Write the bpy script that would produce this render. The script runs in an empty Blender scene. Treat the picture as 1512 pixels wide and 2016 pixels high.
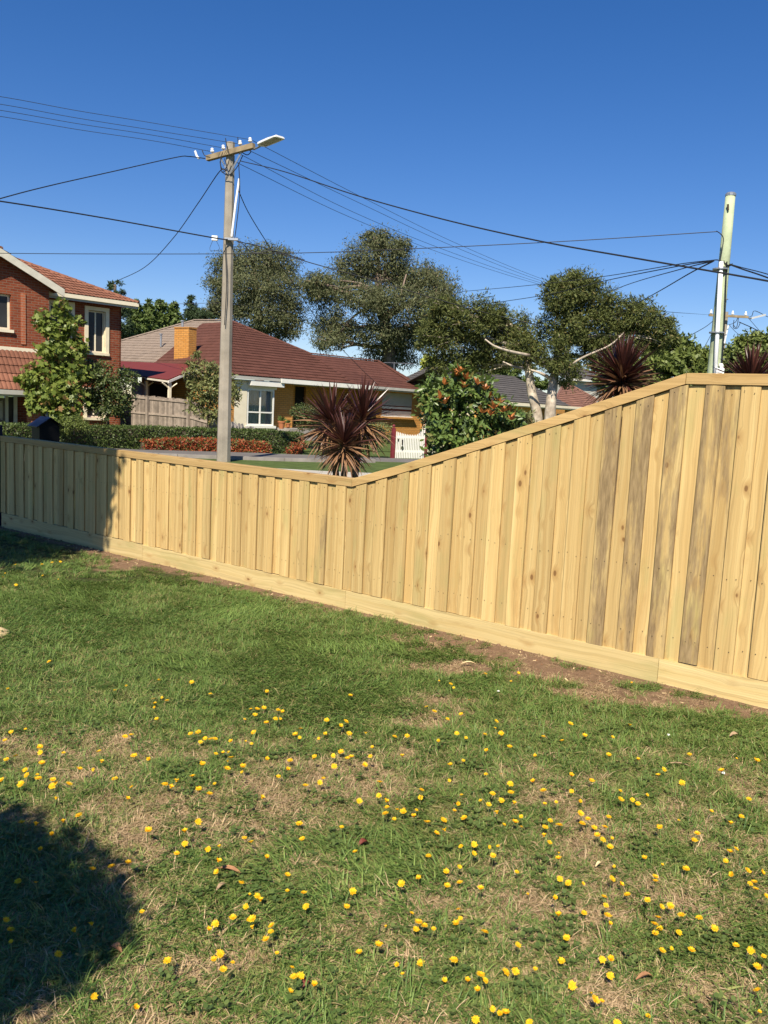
import bpy, bmesh, math, random
import numpy as np
from mathutils import Vector, Matrix
random.seed(7); rng = np.random.default_rng(7)
R = math.radians
sc = bpy.context.scene
COL = sc.collection

# ------------------------------------------------------------------ camera
FPX, PW, PH = 1631.0, 1512.0, 2016.0          # focal length and size of the photograph in its own pixels
PITCH, ROLL, CAMH = R(7.0), R(2.8), 1.65
_f = Vector((0, math.cos(PITCH), -math.sin(PITCH))); _r0 = Vector((1, 0, 0)); _u0 = _r0.cross(_f)
CR = math.cos(ROLL)*_r0 + math.sin(ROLL)*_u0
CU = -math.sin(ROLL)*_r0 + math.cos(ROLL)*_u0
CF = _f; CC = Vector((0, 0, CAMH))
cd = bpy.data.cameras.new('camera'); cam = bpy.data.objects.new('camera', cd); COL.objects.link(cam)
cam.matrix_world = Matrix(((CR.x, CU.x, -CF.x, CC.x), (CR.y, CU.y, -CF.y, CC.y), (CR.z, CU.z, -CF.z, CC.z), (0, 0, 0, 1)))
cd.sensor_fit = 'HORIZONTAL'; cd.sensor_width = 36.0; cd.lens = 36.0*FPX/PW
cd.clip_start = 0.05; cd.clip_end = 3000
sc.camera = cam

# ------------------------------------------------------------------ daylight
SUN_EL, SUN_AZ = R(46), R(10)                 # sun behind the camera, a little to its left
sdir = Vector((-math.sin(SUN_AZ)*math.cos(SUN_EL), -math.cos(SUN_AZ)*math.cos(SUN_EL), math.sin(SUN_EL)))
w = bpy.data.worlds.new('World'); sc.world = w; w.use_nodes = True
nt = w.node_tree; bg = nt.nodes['Background']
sky = nt.nodes.new('ShaderNodeTexSky'); sky.sky_type = 'NISHITA'; sky.sun_disc = False
sky.sun_elevation = SUN_EL; sky.sun_rotation = math.pi + SUN_AZ
sky.altitude = 0; sky.air_density = 1.0; sky.dust_density = 0.0; sky.ozone_density = 1.0
hs = nt.nodes.new('ShaderNodeHueSaturation'); hs.inputs['Saturation'].default_value = 1.38
wb = nt.nodes.new('ShaderNodeMix'); wb.data_type = 'RGBA'; wb.blend_type = 'MULTIPLY'; wb.inputs[0].default_value = 1.0; wb.inputs[7].default_value = (0.93, 0.97, 1.27, 1)
nt.links.new(sky.outputs[0], hs.inputs['Color']); nt.links.new(hs.outputs[0], wb.inputs[6]); nt.links.new(wb.outputs[2], bg.inputs[0]); bg.inputs[1].default_value = 0.058
ld = bpy.data.lights.new('sun', 'SUN'); sun = bpy.data.objects.new('sun', ld); COL.objects.link(sun)
ld.energy = 5.0; ld.angle = R(0.53); ld.color = (1.0, 0.91, 0.77)
sun.rotation_euler = (-sdir).to_track_quat('-Z', 'Y').to_euler(); sun.location = (0, 0, 30)
vs = sc.view_settings
vs.view_transform = 'Standard'; vs.look = 'None'; vs.exposure = 0.66; vs.gamma = 1.0; vs.use_curve_mapping = False

# ------------------------------------------------------------------ measuring: photograph pixel -> place in the world
def ray(px, py): return CF + CR*((px-PW/2)/FPX) - CU*((py-PH/2)/FPX)
def P(px, py, Y):
    d = ray(px, py); return CC + d*(Y/d.y)
def G(px, py, z=0.0):
    d = ray(px, py); return CC + d*((z-CAMH)/d.z)
def PL(px, py, o, n):
    d = ray(px, py); return CC + d*((o-CC).dot(n)/d.dot(n))
def proj(p):
    d = p-CC; z = d.dot(CF); return PW/2+FPX*d.dot(CR)/z, PH/2-FPX*d.dot(CU)/z
UP = Vector((0, 0, 1))

# ------------------------------------------------------------------ objects
MW = {}
def tag(o, label=None, cat=None, group=None, kind=None):
    for k, v in (('label', label), ('category', cat), ('group', group), ('kind', kind)):
        if v: o[k] = v
    return o
def thing(name, label, cat, loc=(0, 0, 0), rz=0.0, group=None):
    o = bpy.data.objects.new(name, None); COL.objects.link(o)
    o.empty_display_size = 0.2; o.location = loc; o.rotation_euler = (0, 0, rz)
    MW[o.name] = Matrix.Translation(Vector(loc)) @ Matrix.Rotation(rz, 4, 'Z')
    return tag(o, label, cat, group)
def link(name, me, parent=None, M=None):
    o = bpy.data.objects.new(name, me); COL.objects.link(o)
    if parent is not None: o.parent = parent
    if M is not None: o.matrix_basis = M
    MW[o.name] = (MW[parent.name] if parent is not None else Matrix()) @ (M if M is not None else Matrix())
    return o

class MB:
    """collects world-space shapes, then links them as one mesh object"""
    def __init__(s): s.v = []; s.f = []
    def add(s, vs, fs):
        b = len(s.v); s.v += [tuple(p) for p in vs]; s.f += [tuple(i+b for i in f) for f in fs]; return s
    def slab(s, pts, d):
        """polygon pts pushed along vector d"""
        n = len(pts); pts = [Vector(p) for p in pts]; d = Vector(d)
        nrm = Vector((0, 0, 0))
        for i in range(n): nrm += pts[i].cross(pts[(i+1) % n])
        if nrm.dot(d) > 0: pts.reverse()
        s.add(pts+[p+d for p in pts], [tuple(range(n)), tuple(range(2*n-1, n-1, -1))] +
              [(i, i+n, (i+1) % n+n, (i+1) % n) for i in range(n)])
        return s
    def box(s, c, x, y, z):
        """box centred on c with full edge vectors x, y, z"""
        c, x, y, z = Vector(c), Vector(x), Vector(y), Vector(z)
        o = c-(x+y+z)/2
        return s.slab([o, o+x, o+x+y, o+y], z)
    def abox(s, c, sx, sy, sz, rz=0.0):
        a, b = math.cos(rz), math.sin(rz)
        return s.box(c, (sx*a, sx*b, 0), (-sy*b, sy*a, 0), (0, 0, sz))
    def tube(s, pts, rad, n=6, cap=True, ref=None):
        pts = [Vector(p) for p in pts]
        if not hasattr(rad, '__len__'): rad = [rad]*len(pts)
        b = len(s.v); m = len(pts); a = None
        for i, p in enumerate(pts):
            t = (pts[min(i+1, m-1)]-pts[max(i-1, 0)])
            t = t.normalized() if t.length > 1e-9 else UP
            if a is None: a = (ref or (Vector((1, 0, 0)) if abs(t.x) < 0.9 else Vector((0, 1, 0))))
            a = (a-t*a.dot(t)); a = a.normalized() if a.length > 1e-6 else t.orthogonal().normalized()
            c = t.cross(a)
            for k in range(n):
                w_ = 2*math.pi*(k+0.5)/n
                s.v.append(tuple(p+(a*math.cos(w_)+c*math.sin(w_))*rad[i]))
        for i in range(m-1):
            for k in range(n):
                k2 = (k+1) % n
                s.f.append((b+i*n+k, b+i*n+k2, b+(i+1)*n+k2, b+(i+1)*n+k))
        if cap:
            s.f.append(tuple(b+k for k in range(n-1, -1, -1))); s.f.append(tuple(b+(m-1)*n+k for k in range(n)))
        return s
    def lathe(s, c, prof, n=12):
        c = Vector(c); b = len(s.v)
        for r, z in prof:
            for k in range(n):
                w_ = 2*math.pi*k/n; s.v.append((c.x+r*math.cos(w_), c.y+r*math.sin(w_), c.z+z))
        for i in range(len(prof)-1):
            for k in range(n):
                k2 = (k+1) % n; s.f.append((b+i*n+k, b+i*n+k2, b+(i+1)*n+k2, b+(i+1)*n+k))
        s.f.append(tuple(b+k for k in range(n-1, -1, -1))); s.f.append(tuple(b+(len(prof)-1)*n+k for k in range(n)))
        return s
    def mesh(s, name, m, inv=None, smooth=False):
        me = bpy.data.meshes.new(name)
        vv = [tuple(inv @ Vector(p)) for p in s.v] if inv is not None else s.v
        me.from_pydata(vv, [], s.f); me.materials.append(m)
        if smooth: me.polygons.foreach_set('use_smooth', [True]*len(me.polygons))
        me.update(); return me
    def build(s, name, m, parent=None, smooth=False, label=None):
        inv = MW[parent.name].inverted() if parent is not None else None
        o = link(name, s.mesh(name, m, inv, smooth), parent)
        if label: o['label'] = label
        return o

def struct(name, mb, m, **k): return tag(mb.build(name, m, **k), kind='structure')

def spline(pts, n=8):
    pts = [Vector(p) for p in pts]; out = []
    ext = [pts[0]*2-pts[1]]+pts+[pts[-1]*2-pts[-2]]
    for i in range(1, len(ext)-2):
        p0, p1, p2, p3 = ext[i-1:i+3]
        for k in range(n):
            t = k/n
            out.append(0.5*((2*p1)+(p2-p0)*t+(2*p0-5*p1+4*p2-p3)*t*t+(3*p1-p0-3*p2+p3)*t**3))
    out.append(pts[-1]); return out

# ------------------------------------------------------------------ materials
class NT:
    def __init__(s, name):
        s.m = bpy.data.materials.new(name); s.m.use_nodes = True; s.t = s.m.node_tree
        s.b = s.t.nodes['Principled BSDF']; s.out = s.t.nodes['Material Output']
    def n(s, typ, **kw):
        nd = s.t.nodes.new('ShaderNode'+typ)
        for k, v in kw.items():
            if k.startswith('i_'):
                key = k[2:]; key = int(key) if key.isdigit() else key
                s.set(nd.inputs[key], v)
            else: setattr(nd, k, v)
        return nd
    def set(s, sock, v):
        if isinstance(v, bpy.types.NodeSocket): s.t.links.new(v, sock)
        elif isinstance(v, bpy.types.Node): s.t.links.new(v.outputs[0], sock)
        elif sock.type == 'RGBA' and len(v) == 3: sock.default_value = (*v, 1)
        else: sock.default_value = v
    def math(s, op, a, b=0.0, clamp=False):
        nd = s.n('Math', operation=op, use_clamp=clamp); s.set(nd.inputs[0], a); s.set(nd.inputs[1], b); return nd.outputs[0]
    def mix(s, fac, a, b, blend='MIX'):
        nd = s.n('Mix', data_type='RGBA', blend_type=blend); s.set(nd.inputs[0], fac); s.set(nd.inputs[6], a); s.set(nd.inputs[7], b); return nd.outputs[2]
    def ramp(s, fac, lo, hi, a=0.0, b=1.0):
        nd = s.n('MapRange', clamp=True); s.set(nd.inputs[0], fac); s.set(nd.inputs[1], lo); s.set(nd.inputs[2], hi); s.set(nd.inputs[3], a); s.set(nd.inputs[4], b); return nd.outputs[0]
    def noise(s, vec, scale, detail=4, rough=0.55):
        nd = s.n('TexNoise'); s.set(nd.inputs['Vector'], vec); nd.inputs['Scale'].default_value = scale
        nd.inputs['Detail'].default_value = detail; nd.inputs['Roughness'].default_value = rough; return nd.outputs['Fac']
    def obj(s): return s.n('TexCoord').outputs['Object']
    def scaled(s, vec, x, y, z):
        nd = s.n('Mapping'); s.set(nd.inputs['Vector'], vec); nd.inputs['Scale'].default_value = (x, y, z); return nd.outputs[0]
    def rand(s): return s.n('ObjectInfo').outputs['Random']
    def shift(s, vec, k=(37.0, 11.0, 53.0)):
        nd = s.n('VectorMath', operation='SCALE'); nd.inputs[0].default_value = k; s.set(nd.inputs[3], s.rand())
        ad = s.n('VectorMath', operation='ADD'); s.set(ad.inputs[0], vec); s.set(ad.inputs[1], nd.outputs[0]); return ad.outputs[0]
    def bump(s, h, strength=0.3, dist=0.01):
        nd = s.n('Bump'); nd.inputs['Strength'].default_value = strength; nd.inputs['Distance'].default_value = dist
        s.set(nd.inputs['Height'], h); s.set(s.b.inputs['Normal'], nd.outputs[0])
    def fin(s, col, rough=0.8, spec=0.3, metal=0.0):
        s.set(s.b.inputs['Base Color'], col); s.set(s.b.inputs['Roughness'], rough)
        s.b.inputs['Specular IOR Level'].default_value = spec; s.b.inputs['Metallic'].default_value = metal; return s.m
def C(c, k): return tuple(min(1.0, x*k) for x in c)

def paint(name, c, rough=0.6, var=0.12, scale=6.0, spec=0.3, metal=0.0, bump=0.0, bscale=40.0, orand=0.0, dirt=None):
    t = NT(name); v = t.obj(); n1 = t.noise(v, scale, 5)
    col = t.mix(t.ramp(n1, 0.3, 0.7), C(c, 1-var), C(c, 1+var))
    if dirt: col = t.mix(t.ramp(t.noise(v, scale*0.37, 6, 0.7), 0.5, 0.72, 0.0, dirt[1]), col, dirt[0])
    if orand:
        k = t.ramp(t.rand(), 0, 1, 1-orand, 1+orand)
        cc = t.n('CombineXYZ'); [t.set(cc.inputs[i], k) for i in range(3)]
        col = t.mix(1.0, col, cc.outputs[0], 'MULTIPLY')
    if bump: t.bump(t.noise(v, bscale, 4), bump)
    return t.fin(col, rough, spec, metal)

def brick(name, c1, c2, mortar, s=1.0, var=0.2):
    t = NT(name); v = t.obj(); sp = t.n('SeparateXYZ'); t.set(sp.inputs[0], v)
    cb = t.n('CombineXYZ'); t.set(cb.inputs[0], t.math('ADD', sp.outputs[0], sp.outputs[1])); t.set(cb.inputs[1], sp.outputs[2])
    b = t.n('TexBrick', i_Scale=1.0, i_Color1=c1, i_Color2=c2, i_Mortar=mortar); t.set(b.inputs['Vector'], cb.outputs[0])
    b.inputs['Mortar Size'].default_value = 0.009; b.inputs['Mortar Smooth'].default_value = 0.2
    b.inputs['Brick Width'].default_value = 0.24*s; b.inputs['Row Height'].default_value = 0.086*s; b.inputs['Bias'].default_value = 0.0
    n1 = t.noise(v, 7.0, 6, 0.7)
    col = t.mix(t.ramp(n1, 0.3, 0.7, 0, 1), t.mix(1.0, b.outputs[0], (1-var, 1-var, 1-var), 'MULTIPLY'), b.outputs[0])
    t.bump(t.math('SUBTRACT', t.math('MULTIPLY', n1, 0.3), b.outputs[1]), 0.6, 0.012)
    return t.fin(col, 0.9, 0.2)

def leafmat(name, c1, c2, trans=0.3, rough=0.5, spec=0.35, c3=None, f3=0.1):
    t = NT(name); g = t.n('NewGeometry'); r_ = g.outputs['Random Per Island']
    col = t.mix(r_, c1, c2)
    if c3:
        r2 = t.math('FRACT', t.math('MULTIPLY', r_, 17.31)); col = t.mix(t.math('LESS_THAN', r2, f3), col, c3)
    t.fin(col, rough, spec)
    tr = t.n('BsdfTranslucent'); t.set(tr.inputs[0], col); mx = t.n('MixShader'); mx.inputs[0].default_value = trans
    t.t.links.new(t.b.outputs[0], mx.inputs[1]); t.t.links.new(tr.outputs[0], mx.inputs[2]); t.t.links.new(mx.outputs[0], t.out.inputs[0])
    return t.m

def pine(name, horizontal=False, stain=0.0, c1=(0.50, 0.332, 0.128), c2=(0.64, 0.468, 0.204)):
    """sawn treated pine: grain along the board, knots, warm and greenish tones, optional grey weathering"""
    t = NT(name); v0 = t.obj(); v = t.shift(v0)
    if horizontal:
        sp = t.n('SeparateXYZ'); t.set(sp.inputs[0], v); cb = t.n('CombineXYZ')
        t.set(cb.inputs[0], sp.outputs[2]); t.set(cb.inputs[1], sp.outputs[1]); t.set(cb.inputs[2], sp.outputs[0]); v = cb.outputs[0]
    vo = t.n('TexVoronoi', feature='F1', i_Scale=1.0); t.set(vo.inputs['Vector'], t.scaled(v, 8.0, 0.01, 4.4)); d = vo.outputs['Distance']
    warp = t.ramp(d, 0.0, 0.34, 0.035, 0.0)
    sp = t.n('SeparateXYZ'); t.set(sp.inputs[0], v)
    wob = t.math('MULTIPLY', t.math('SUBTRACT', t.noise(t.scaled(v, 5, 1, 1.3), 1.0, 3), 0.5), 0.09)
    cb = t.n('CombineXYZ'); t.set(cb.inputs[0], t.math('ADD', t.math('ADD', sp.outputs[0], warp), wob)); t.set(cb.inputs[1], sp.outputs[1]); t.set(cb.inputs[2], sp.outputs[2])
    gr = t.noise(t.scaled(cb.outputs[0], 95, 4, 0.9), 1.0, 4, 0.6)
    gr2 = t.noise(t.scaled(cb.outputs[0], 28, 4, 0.45), 1.0, 3, 0.5)
    col = t.mix(t.ramp(gr2, 0.32, 0.68), c1, c2)
    col = t.mix(t.ramp(gr, 0.48, 0.72, 0.0, 0.65), col, C(c1, 0.62))
    col = t.mix(t.ramp(t.noise(t.scaled(v, 6, 1, 1.6), 1.0, 3), 0.55, 0.75, 0, 0.5), col, (0.34, 0.33, 0.125))       # green treatment tint
    col = t.mix(t.ramp(t.noise(t.scaled(v, 9, 1, 2.2), 1.3, 4, 0.65), 0.60, 0.78, 0, 0.5), col, (0.36, 0.20, 0.07))  # resin tone
    k = t.ramp(t.math('FRACT', t.math('MULTIPLY', t.rand(), 7.7)), 0, 1, 0.80, 1.10); cc = t.n('CombineXYZ'); [t.set(cc.inputs[i], k) for i in range(3)]
    col = t.mix(1.0, col, cc.outputs[0], 'MULTIPLY')
    knn = t.math('ADD', d, t.math('MULTIPLY', t.math('SUBTRACT', gr2, 0.5), 0.10))
    col = t.mix(t.ramp(knn, 0.08, 0.30, 0.5, 0.0), col, (0.33, 0.18, 0.06))
    col = t.mix(t.ramp(knn, 0.06, 0.095, 0.85, 0.0), col, (0.17, 0.085, 0.03))
    if stain:
        m = t.noise(t.scaled(v, 14, 1, 1.7), 1.0, 5, 0.7); m2 = t.noise(t.scaled(v, 75, 8, 9), 1.0, 3)
        mask = t.ramp(t.math('ADD', m, t.math('MULTIPLY', m2, 0.25)), 0.79-0.38*stain, 0.95-0.38*stain, 0.0, 0.92)
        gcol = t.mix(t.ramp(m2, 0.3, 0.7), (0.155, 0.105, 0.052), (0.33, 0.235, 0.12))
        col = t.mix(mask, col, gcol)
    if not horizontal:                                                     # side edges darkened: shade of the unlit edges put into the board colour
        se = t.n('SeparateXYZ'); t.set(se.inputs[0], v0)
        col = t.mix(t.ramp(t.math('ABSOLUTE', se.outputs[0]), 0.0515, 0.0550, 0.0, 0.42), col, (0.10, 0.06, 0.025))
    t.bump(t.math('ADD', gr, t.math('MULTIPLY', gr2, 0.8)), 0.35, 0.004)
    return t.fin(col, 0.75, 0.25)

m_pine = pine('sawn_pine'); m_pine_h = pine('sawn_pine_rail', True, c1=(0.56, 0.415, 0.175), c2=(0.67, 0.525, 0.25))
m_pine_cap = pine('sawn_pine_capping', True, c1=(0.44, 0.285, 0.112), c2=(0.55, 0.37, 0.158))
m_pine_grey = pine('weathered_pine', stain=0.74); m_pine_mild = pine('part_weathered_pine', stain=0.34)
m_greywood = paint('grey_weathered_timber', (0.25, 0.205, 0.165), 0.9, 0.25, 5, 0.15, bump=0.4, orand=0.38)
m_pole = paint('weathered_pole_timber', (0.30, 0.265, 0.21), 0.85, 0.22, 2.2, 0.2, bump=0.3, dirt=((0.19, 0.15, 0.10), 0.6))
m_poletop = paint('dark_arm_timber', (0.26, 0.20, 0.12), 0.9, 0.3, 5, 0.2, bump=0.4)
m_greenpole = paint('green_treated_log', (0.40, 0.455, 0.29), 0.85, 0.18, 3.5, 0.2, bump=0.35, dirt=((0.22, 0.25, 0.14), 0.7))
m_white = paint('white_paint', (0.78, 0.76, 0.68), 0.5, 0.05, 3)
m_cream = paint('cream_paint', (0.76, 0.68, 0.50), 0.6, 0.06, 3)
m_creamtrim = paint('cream_render', (0.72, 0.63, 0.44), 0.75, 0.08, 4)
m_gutter = paint('grey_gutter_paint', (0.42, 0.41, 0.36), 0.5, 0.1, 3)
m_barge = paint('beige_barge_board', (0.62, 0.58, 0.47), 0.6, 0.1, 4)
m_pvc = paint('white_conduit', (0.82, 0.82, 0.80), 0.4, 0.04, 3)
m_ceramic = paint('white_glazed_insulator', (0.85, 0.85, 0.85), 0.15, 0.03, 3, 0.6)
m_steel = paint('galvanised_steel', (0.42, 0.43, 0.44), 0.4, 0.12, 8, 0.5, 0.7)
m_cable = paint('black_cable', (0.018, 0.018, 0.02), 0.6, 0.1, 3)
m_wire = paint('weathered_copper_conductor', (0.035, 0.04, 0.045), 0.55, 0.1, 3)
m_black = paint('black_enamel', (0.004, 0.004, 0.005), 0.5, 0.2, 3, 0.12)
m_navy = paint('dark_blue_enamel', (0.004, 0.006, 0.022), 0.4, 0.2, 3, 0.2)
m_paleblue = paint('pale_blue_paint', (0.24, 0.27, 0.36), 0.6, 0.1, 5)
m_redbrick = brick('red_brick', (0.20, 0.042, 0.018), (0.29, 0.075, 0.032), (0.24, 0.15, 0.10))
m_orangebrick = brick('orange_brick_and_lit_reveal', (0.42, 0.115, 0.048), (0.46, 0.14, 0.06), (0.42, 0.27, 0.19))
m_yelbrick = brick('yellow_brick', (0.54, 0.245, 0.055), (0.60, 0.295, 0.08), (0.30, 0.165, 0.06), var=0.15)
m_yelrender = paint('ochre_wall', (0.62, 0.34, 0.085), 0.85, 0.08, 3)
m_tile_terra = paint('terracotta_tile', (0.195, 0.086, 0.054), 0.85, 0.18, 5, 0.12, orand=0.22, dirt=((0.20, 0.085, 0.05), 0.5))
m_tile_maroon = paint('maroon_tile', (0.092, 0.039, 0.028), 0.75, 0.16, 5, 0.12, orand=0.12, dirt=((0.17, 0.07, 0.05), 0.4))
m_tile_grey = paint('grey_brown_tile', (0.225, 0.175, 0.135), 0.8, 0.16, 5, 0.25, orand=0.12)
m_tile_slate = paint('charcoal_tile', (0.085, 0.078, 0.074), 0.75, 0.16, 5, 0.15, orand=0.12)
m_tile_brown = paint('brown_tile', (0.19, 0.095, 0.065), 0.7, 0.16, 5, 0.3, orand=0.14)
m_redmetal = paint('red_roof_sheet', (0.145, 0.032, 0.028), 0.6, 0.06, 2, 0.15)
m_maroonpaint = paint('maroon_paint', (0.17, 0.028, 0.034), 0.5, 0.12, 8)
m_rust = paint('rust_stripe', (0.15, 0.035, 0.022), 0.6, 0.1, 8)
m_shutter = paint('grey_roller_shutter', (0.40, 0.385, 0.35), 0.55, 0.06, 3)
m_purplewall = paint('mauve_board', (0.22, 0.18, 0.19), 0.8, 0.12, 3)
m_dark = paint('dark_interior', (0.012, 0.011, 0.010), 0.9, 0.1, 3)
m_terrapot = paint('terracotta_pot', (0.42, 0.155, 0.068), 0.8, 0.1, 6)
m_stone = paint('grey_stone', (0.27, 0.245, 0.22), 0.9, 0.3, 6, 0.2, bump=0.5, orand=0.2)
m_concrete = paint('pale_concrete', (0.42, 0.39, 0.33), 0.9, 0.12, 2, 0.2, bump=0.2)
m_path = paint('grey_path_concrete', (0.15, 0.138, 0.125), 0.9, 0.14, 1.2, 0.2, bump=0.2)
m_asphalt = paint('asphalt', (0.055, 0.054, 0.053), 0.9, 0.15, 2, 0.2, bump=0.3)
m_soil = paint('garden_soil', (0.075, 0.05, 0.033), 0.95, 0.3, 3, 0.1, bump=0.5)
m_turf = paint('rough_turf', (0.075, 0.105, 0.030), 0.95, 0.3, 3, 0.1, bump=0.6)
m_curtain = paint('white_lace_curtain', (0.55, 0.55, 0.55), 0.9, 0.1, 3)
m_bark_pale = paint('paper_bark', (0.46, 0.39, 0.30), 0.9, 0.35, 5, 0.15, bump=1.0, bscale=9, dirt=((0.20, 0.13, 0.085), 0.85))
m_bark_grey = paint('gum_bark', (0.20, 0.15, 0.115), 0.9, 0.3, 2, 0.15, bump=0.6, bscale=8)
m_bark_dark = paint('dark_bark', (0.10, 0.075, 0.055), 0.9, 0.3, 6, 0.15, bump=0.5)
m_gold = paint('brass_knob', (0.7, 0.6, 0.4), 0.25, 0.05, 3, 0.6, 0.6)
m_chip = paint('white_scrap', (0.75, 0.72, 0.68), 0.8, 0.05, 30)
m_sawdust = paint('pale_sawdust', (0.62, 0.47, 0.25), 0.95, 0.2, 60, bump=0.5)
m_dryleaf = paint('dry_leaf', (0.30, 0.15, 0.07), 0.8, 0.25, 60)
m_twig = paint('dry_twig', (0.32, 0.22, 0.13), 0.9, 0.25, 40)
def glass(name, c, rough=0.04):
    t = NT(name); return t.fin(t.mix(t.ramp(t.noise(t.obj(), 0.8, 2), 0.3, 0.7), C(c, 0.7), C(c, 1.3)), 0.12, 0.22)
m_glass = glass('dark_window_glass', (0.035, 0.035, 0.036))
def clear_glass(name):
    t = NT(name); tr = t.n('BsdfTransparent', i_Color=(0.88, 0.92, 0.92)); gl = t.n('BsdfGlossy', i_Roughness=0.02)
    fr = t.n('Fresnel', i_IOR=1.5); mx = t.n('MixShader'); t.t.links.new(fr.outputs[0], mx.inputs[0])
    t.t.links.new(tr.outputs[0], mx.inputs[1]); t.t.links.new(gl.outputs[0], mx.inputs[2]); t.t.links.new(mx.outputs[0], t.out.inputs[0]); return t.m
m_clear = clear_glass('clear_window_glass')
# ------------------------------------------------------------------ ground, streets
FO = Vector((-4.66, 10.08, 0)); FD = Vector((0.799, -0.602, 0)).normalized(); FN = Vector((-FD.y, FD.x, 0))  # fence line; FN points away from the camera
FANG = math.atan2(FD.y, FD.x)
def FP(s, y, z): return FO + FD*s + FN*y + UP*z
struct('ground', MB().add([(-900, -900, -.09), (900, -900, -.09), (900, 900, -.09), (-900, 900, -.09)], [(0, 1, 2, 3)]), m_turf)
def sheet(name, pts, z0, z1, m):
    mb = MB(); mb.slab([Vector((x, y, z0)) for x, y in pts], (0, 0, z1-z0)); return struct(name, mb, m)
def gp(*q): return [tuple(G(px, py))[:2] for px, py in q]
a = [FP(-9, 3.2, 0), FP(12, 3.2, 0)]
sheet('nature_strip', [tuple(p)[:2] for p in (FP(-9, 0.02, 0), FP(12, 0.02, 0), a[1], a[0])], -.08, -.02, m_turf)
sheet('road', [tuple(p)[:2] for p in (a[0], a[1], FP(12, 9.0, 0)+Vector((14, 6, 0)), FP(-9, 9.5, 0))], -.085, -.055, m_asphalt)
kA, kB = G(330, 922), G(900, 936)
sheet('far_kerb', [(-14, 21.6), (-7, 20.6), (-1.6, 20.1), (2.4, 20.6), (9, 24), (9.3, 24.8), (2.4, 21.6), (-1.6, 21.2), (-7, 21.7), (-14, 22.6)], -.08, 0.03, m_concrete)
sheet('far_verge', [(-14, 22.6), (-7, 21.7), (-1.6, 21.2), (2.4, 21.6), (9.3, 24.8), (8, 27.6), (1.5, 26.8), (-2, 25.8), (-6, 24.6), (-14, 24.0)], -.08, 0.02, m_turf)
sheet('footpath', [(-14, 24.0), (-6, 24.6), (-2, 25.8), (1.5, 26.8), (8, 27.6), (8, 29.4), (1.6, 28.6), (-2.2, 28.0), (-4.5, 27.6), (-7.5, 26.4), (-14, 25.2)], -.08, 0.035, m_path)
# raised front gardens beyond the footpath
def gardens():
    ph = R(46); u = Vector((math.cos(ph), math.sin(ph), 0)); v = Vector((-u.y, u.x, 0)); o = Vector((-12.6, 22.2, 0))
    mb = MB(); nu, nv = 46, 26
    for j in range(nv+1):
        for i in range(nu+1):
            t = -8+i*0.9; r_ = j*0.9
            k = min(1, max(0, (r_-0.4)/6.5)); k = k*k*(3-2*k)
            p = o+u*t+v*r_; mb.v.append((p.x, p.y, -0.06+0.62*k+0.02*math.sin(i*1.7)*math.cos(j*1.3)))
    for j in range(nv):
        for i in range(nu): b = j*(nu+1)+i; mb.f.append((b, b+1, b+nu+2, b+nu+1))
    struct('front_garden_ground', mb, m_turf, smooth=True)
gardens()

# ------------------------------------------------------------------ the lawn: soil sheet with bare patches, grass, weeds
def vnoise(x, y, s, seed):
    r_ = np.random.default_rng(seed); T = r_.random((64, 64)); x = x*s; y = y*s
    xi = np.floor(x).astype(int); yi = np.floor(y).astype(int); fx = x-xi; fy = y-yi; fx = fx*fx*(3-2*fx); fy = fy*fy*(3-2*fy)
    g = lambda i, j: T[i % 64, j % 64]
    return (g(xi, yi)*(1-fx)+g(xi+1, yi)*fx)*(1-fy)+(g(xi, yi+1)*(1-fx)+g(xi+1, yi+1)*fx)*fy
def fbm(x, y, s, seed): return sum(vnoise(x, y, s*2**k, seed+k)*0.5**k for k in range(4))/1.875
PATCH = []
for px, py, ax, ay, k in [(815, 1268, 90, 20, 1.0), (865, 1312, 110, 19, 1.0), (1000, 1286, 100, 20, .9), (1170, 1345, 135, 26, 1.0), (1290, 1383, 105, 18, .95), (1060, 1318, 95, 19, .85),
        (640, 1185, 60, 9, .9), (455, 1140, 60, 9, .9), (240, 1108, 70, 14, .8), (600, 1210, 45, 10, .6), (880, 1380, 75, 16, .7), (830, 1420, 65, 20, .8), (790, 1475, 55, 24, .6),
        (120, 1470, 130, 34, .75), (300, 1480, 130, 24, .6), (30, 1440, 60, 20, .5), (460, 1500, 60, 22, .5), (545, 1535, 80, 34, .7), (590, 1580, 90, 20, .5), (330, 1590, 200, 24, .55),
        (560, 1600, 90, 34, .6), (840, 1500, 60, 26, .55), (1030, 1530, 50, 20, .7), (870, 1550, 60, 18, .5), (960, 1690, 70, 30, .6), (960, 1590, 60, 20, .5), (1330, 1600, 60, 20, .7), (1250, 1480, 40, 20, .4),
        (850, 1770, 120, 36, .7), (1010, 1790, 110, 45, .65), (1040, 1780, 50, 24, .9), (1290, 1745, 70, 24, .7), (1360, 1790, 60, 28, .8), (1190, 1900, 160, 60, .6), (1250, 1960, 160, 50, .75), (1180, 1990, 70, 40, .9),
        (740, 1840, 100, 30, .6), (800, 1890, 70, 30, .5), (1420, 1720, 100, 40, .5), (1480, 1780, 60, 30, .6), (1340, 1930, 120, 40, .4), (240, 1960, 60, 40, .7), (60, 1920, 90, 40, .6), (270, 1990, 60, 24, .6), (690, 1870, 60, 40, .5),
        (150, 1640, 160, 30, .3), (1460, 1400, 60, 12, .8), (650, 1720, 60, 20, .5), (600, 1850, 70, 26, .4)]:
    g0 = G(px, py); PATCH.append((g0.x, g0.y, max(.05, (G(px+ax, py).x-g0.x)), max(.06, (G(px, py-ay).y-G(px, py+ay).y)/2), k))
GREEN = []
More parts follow.
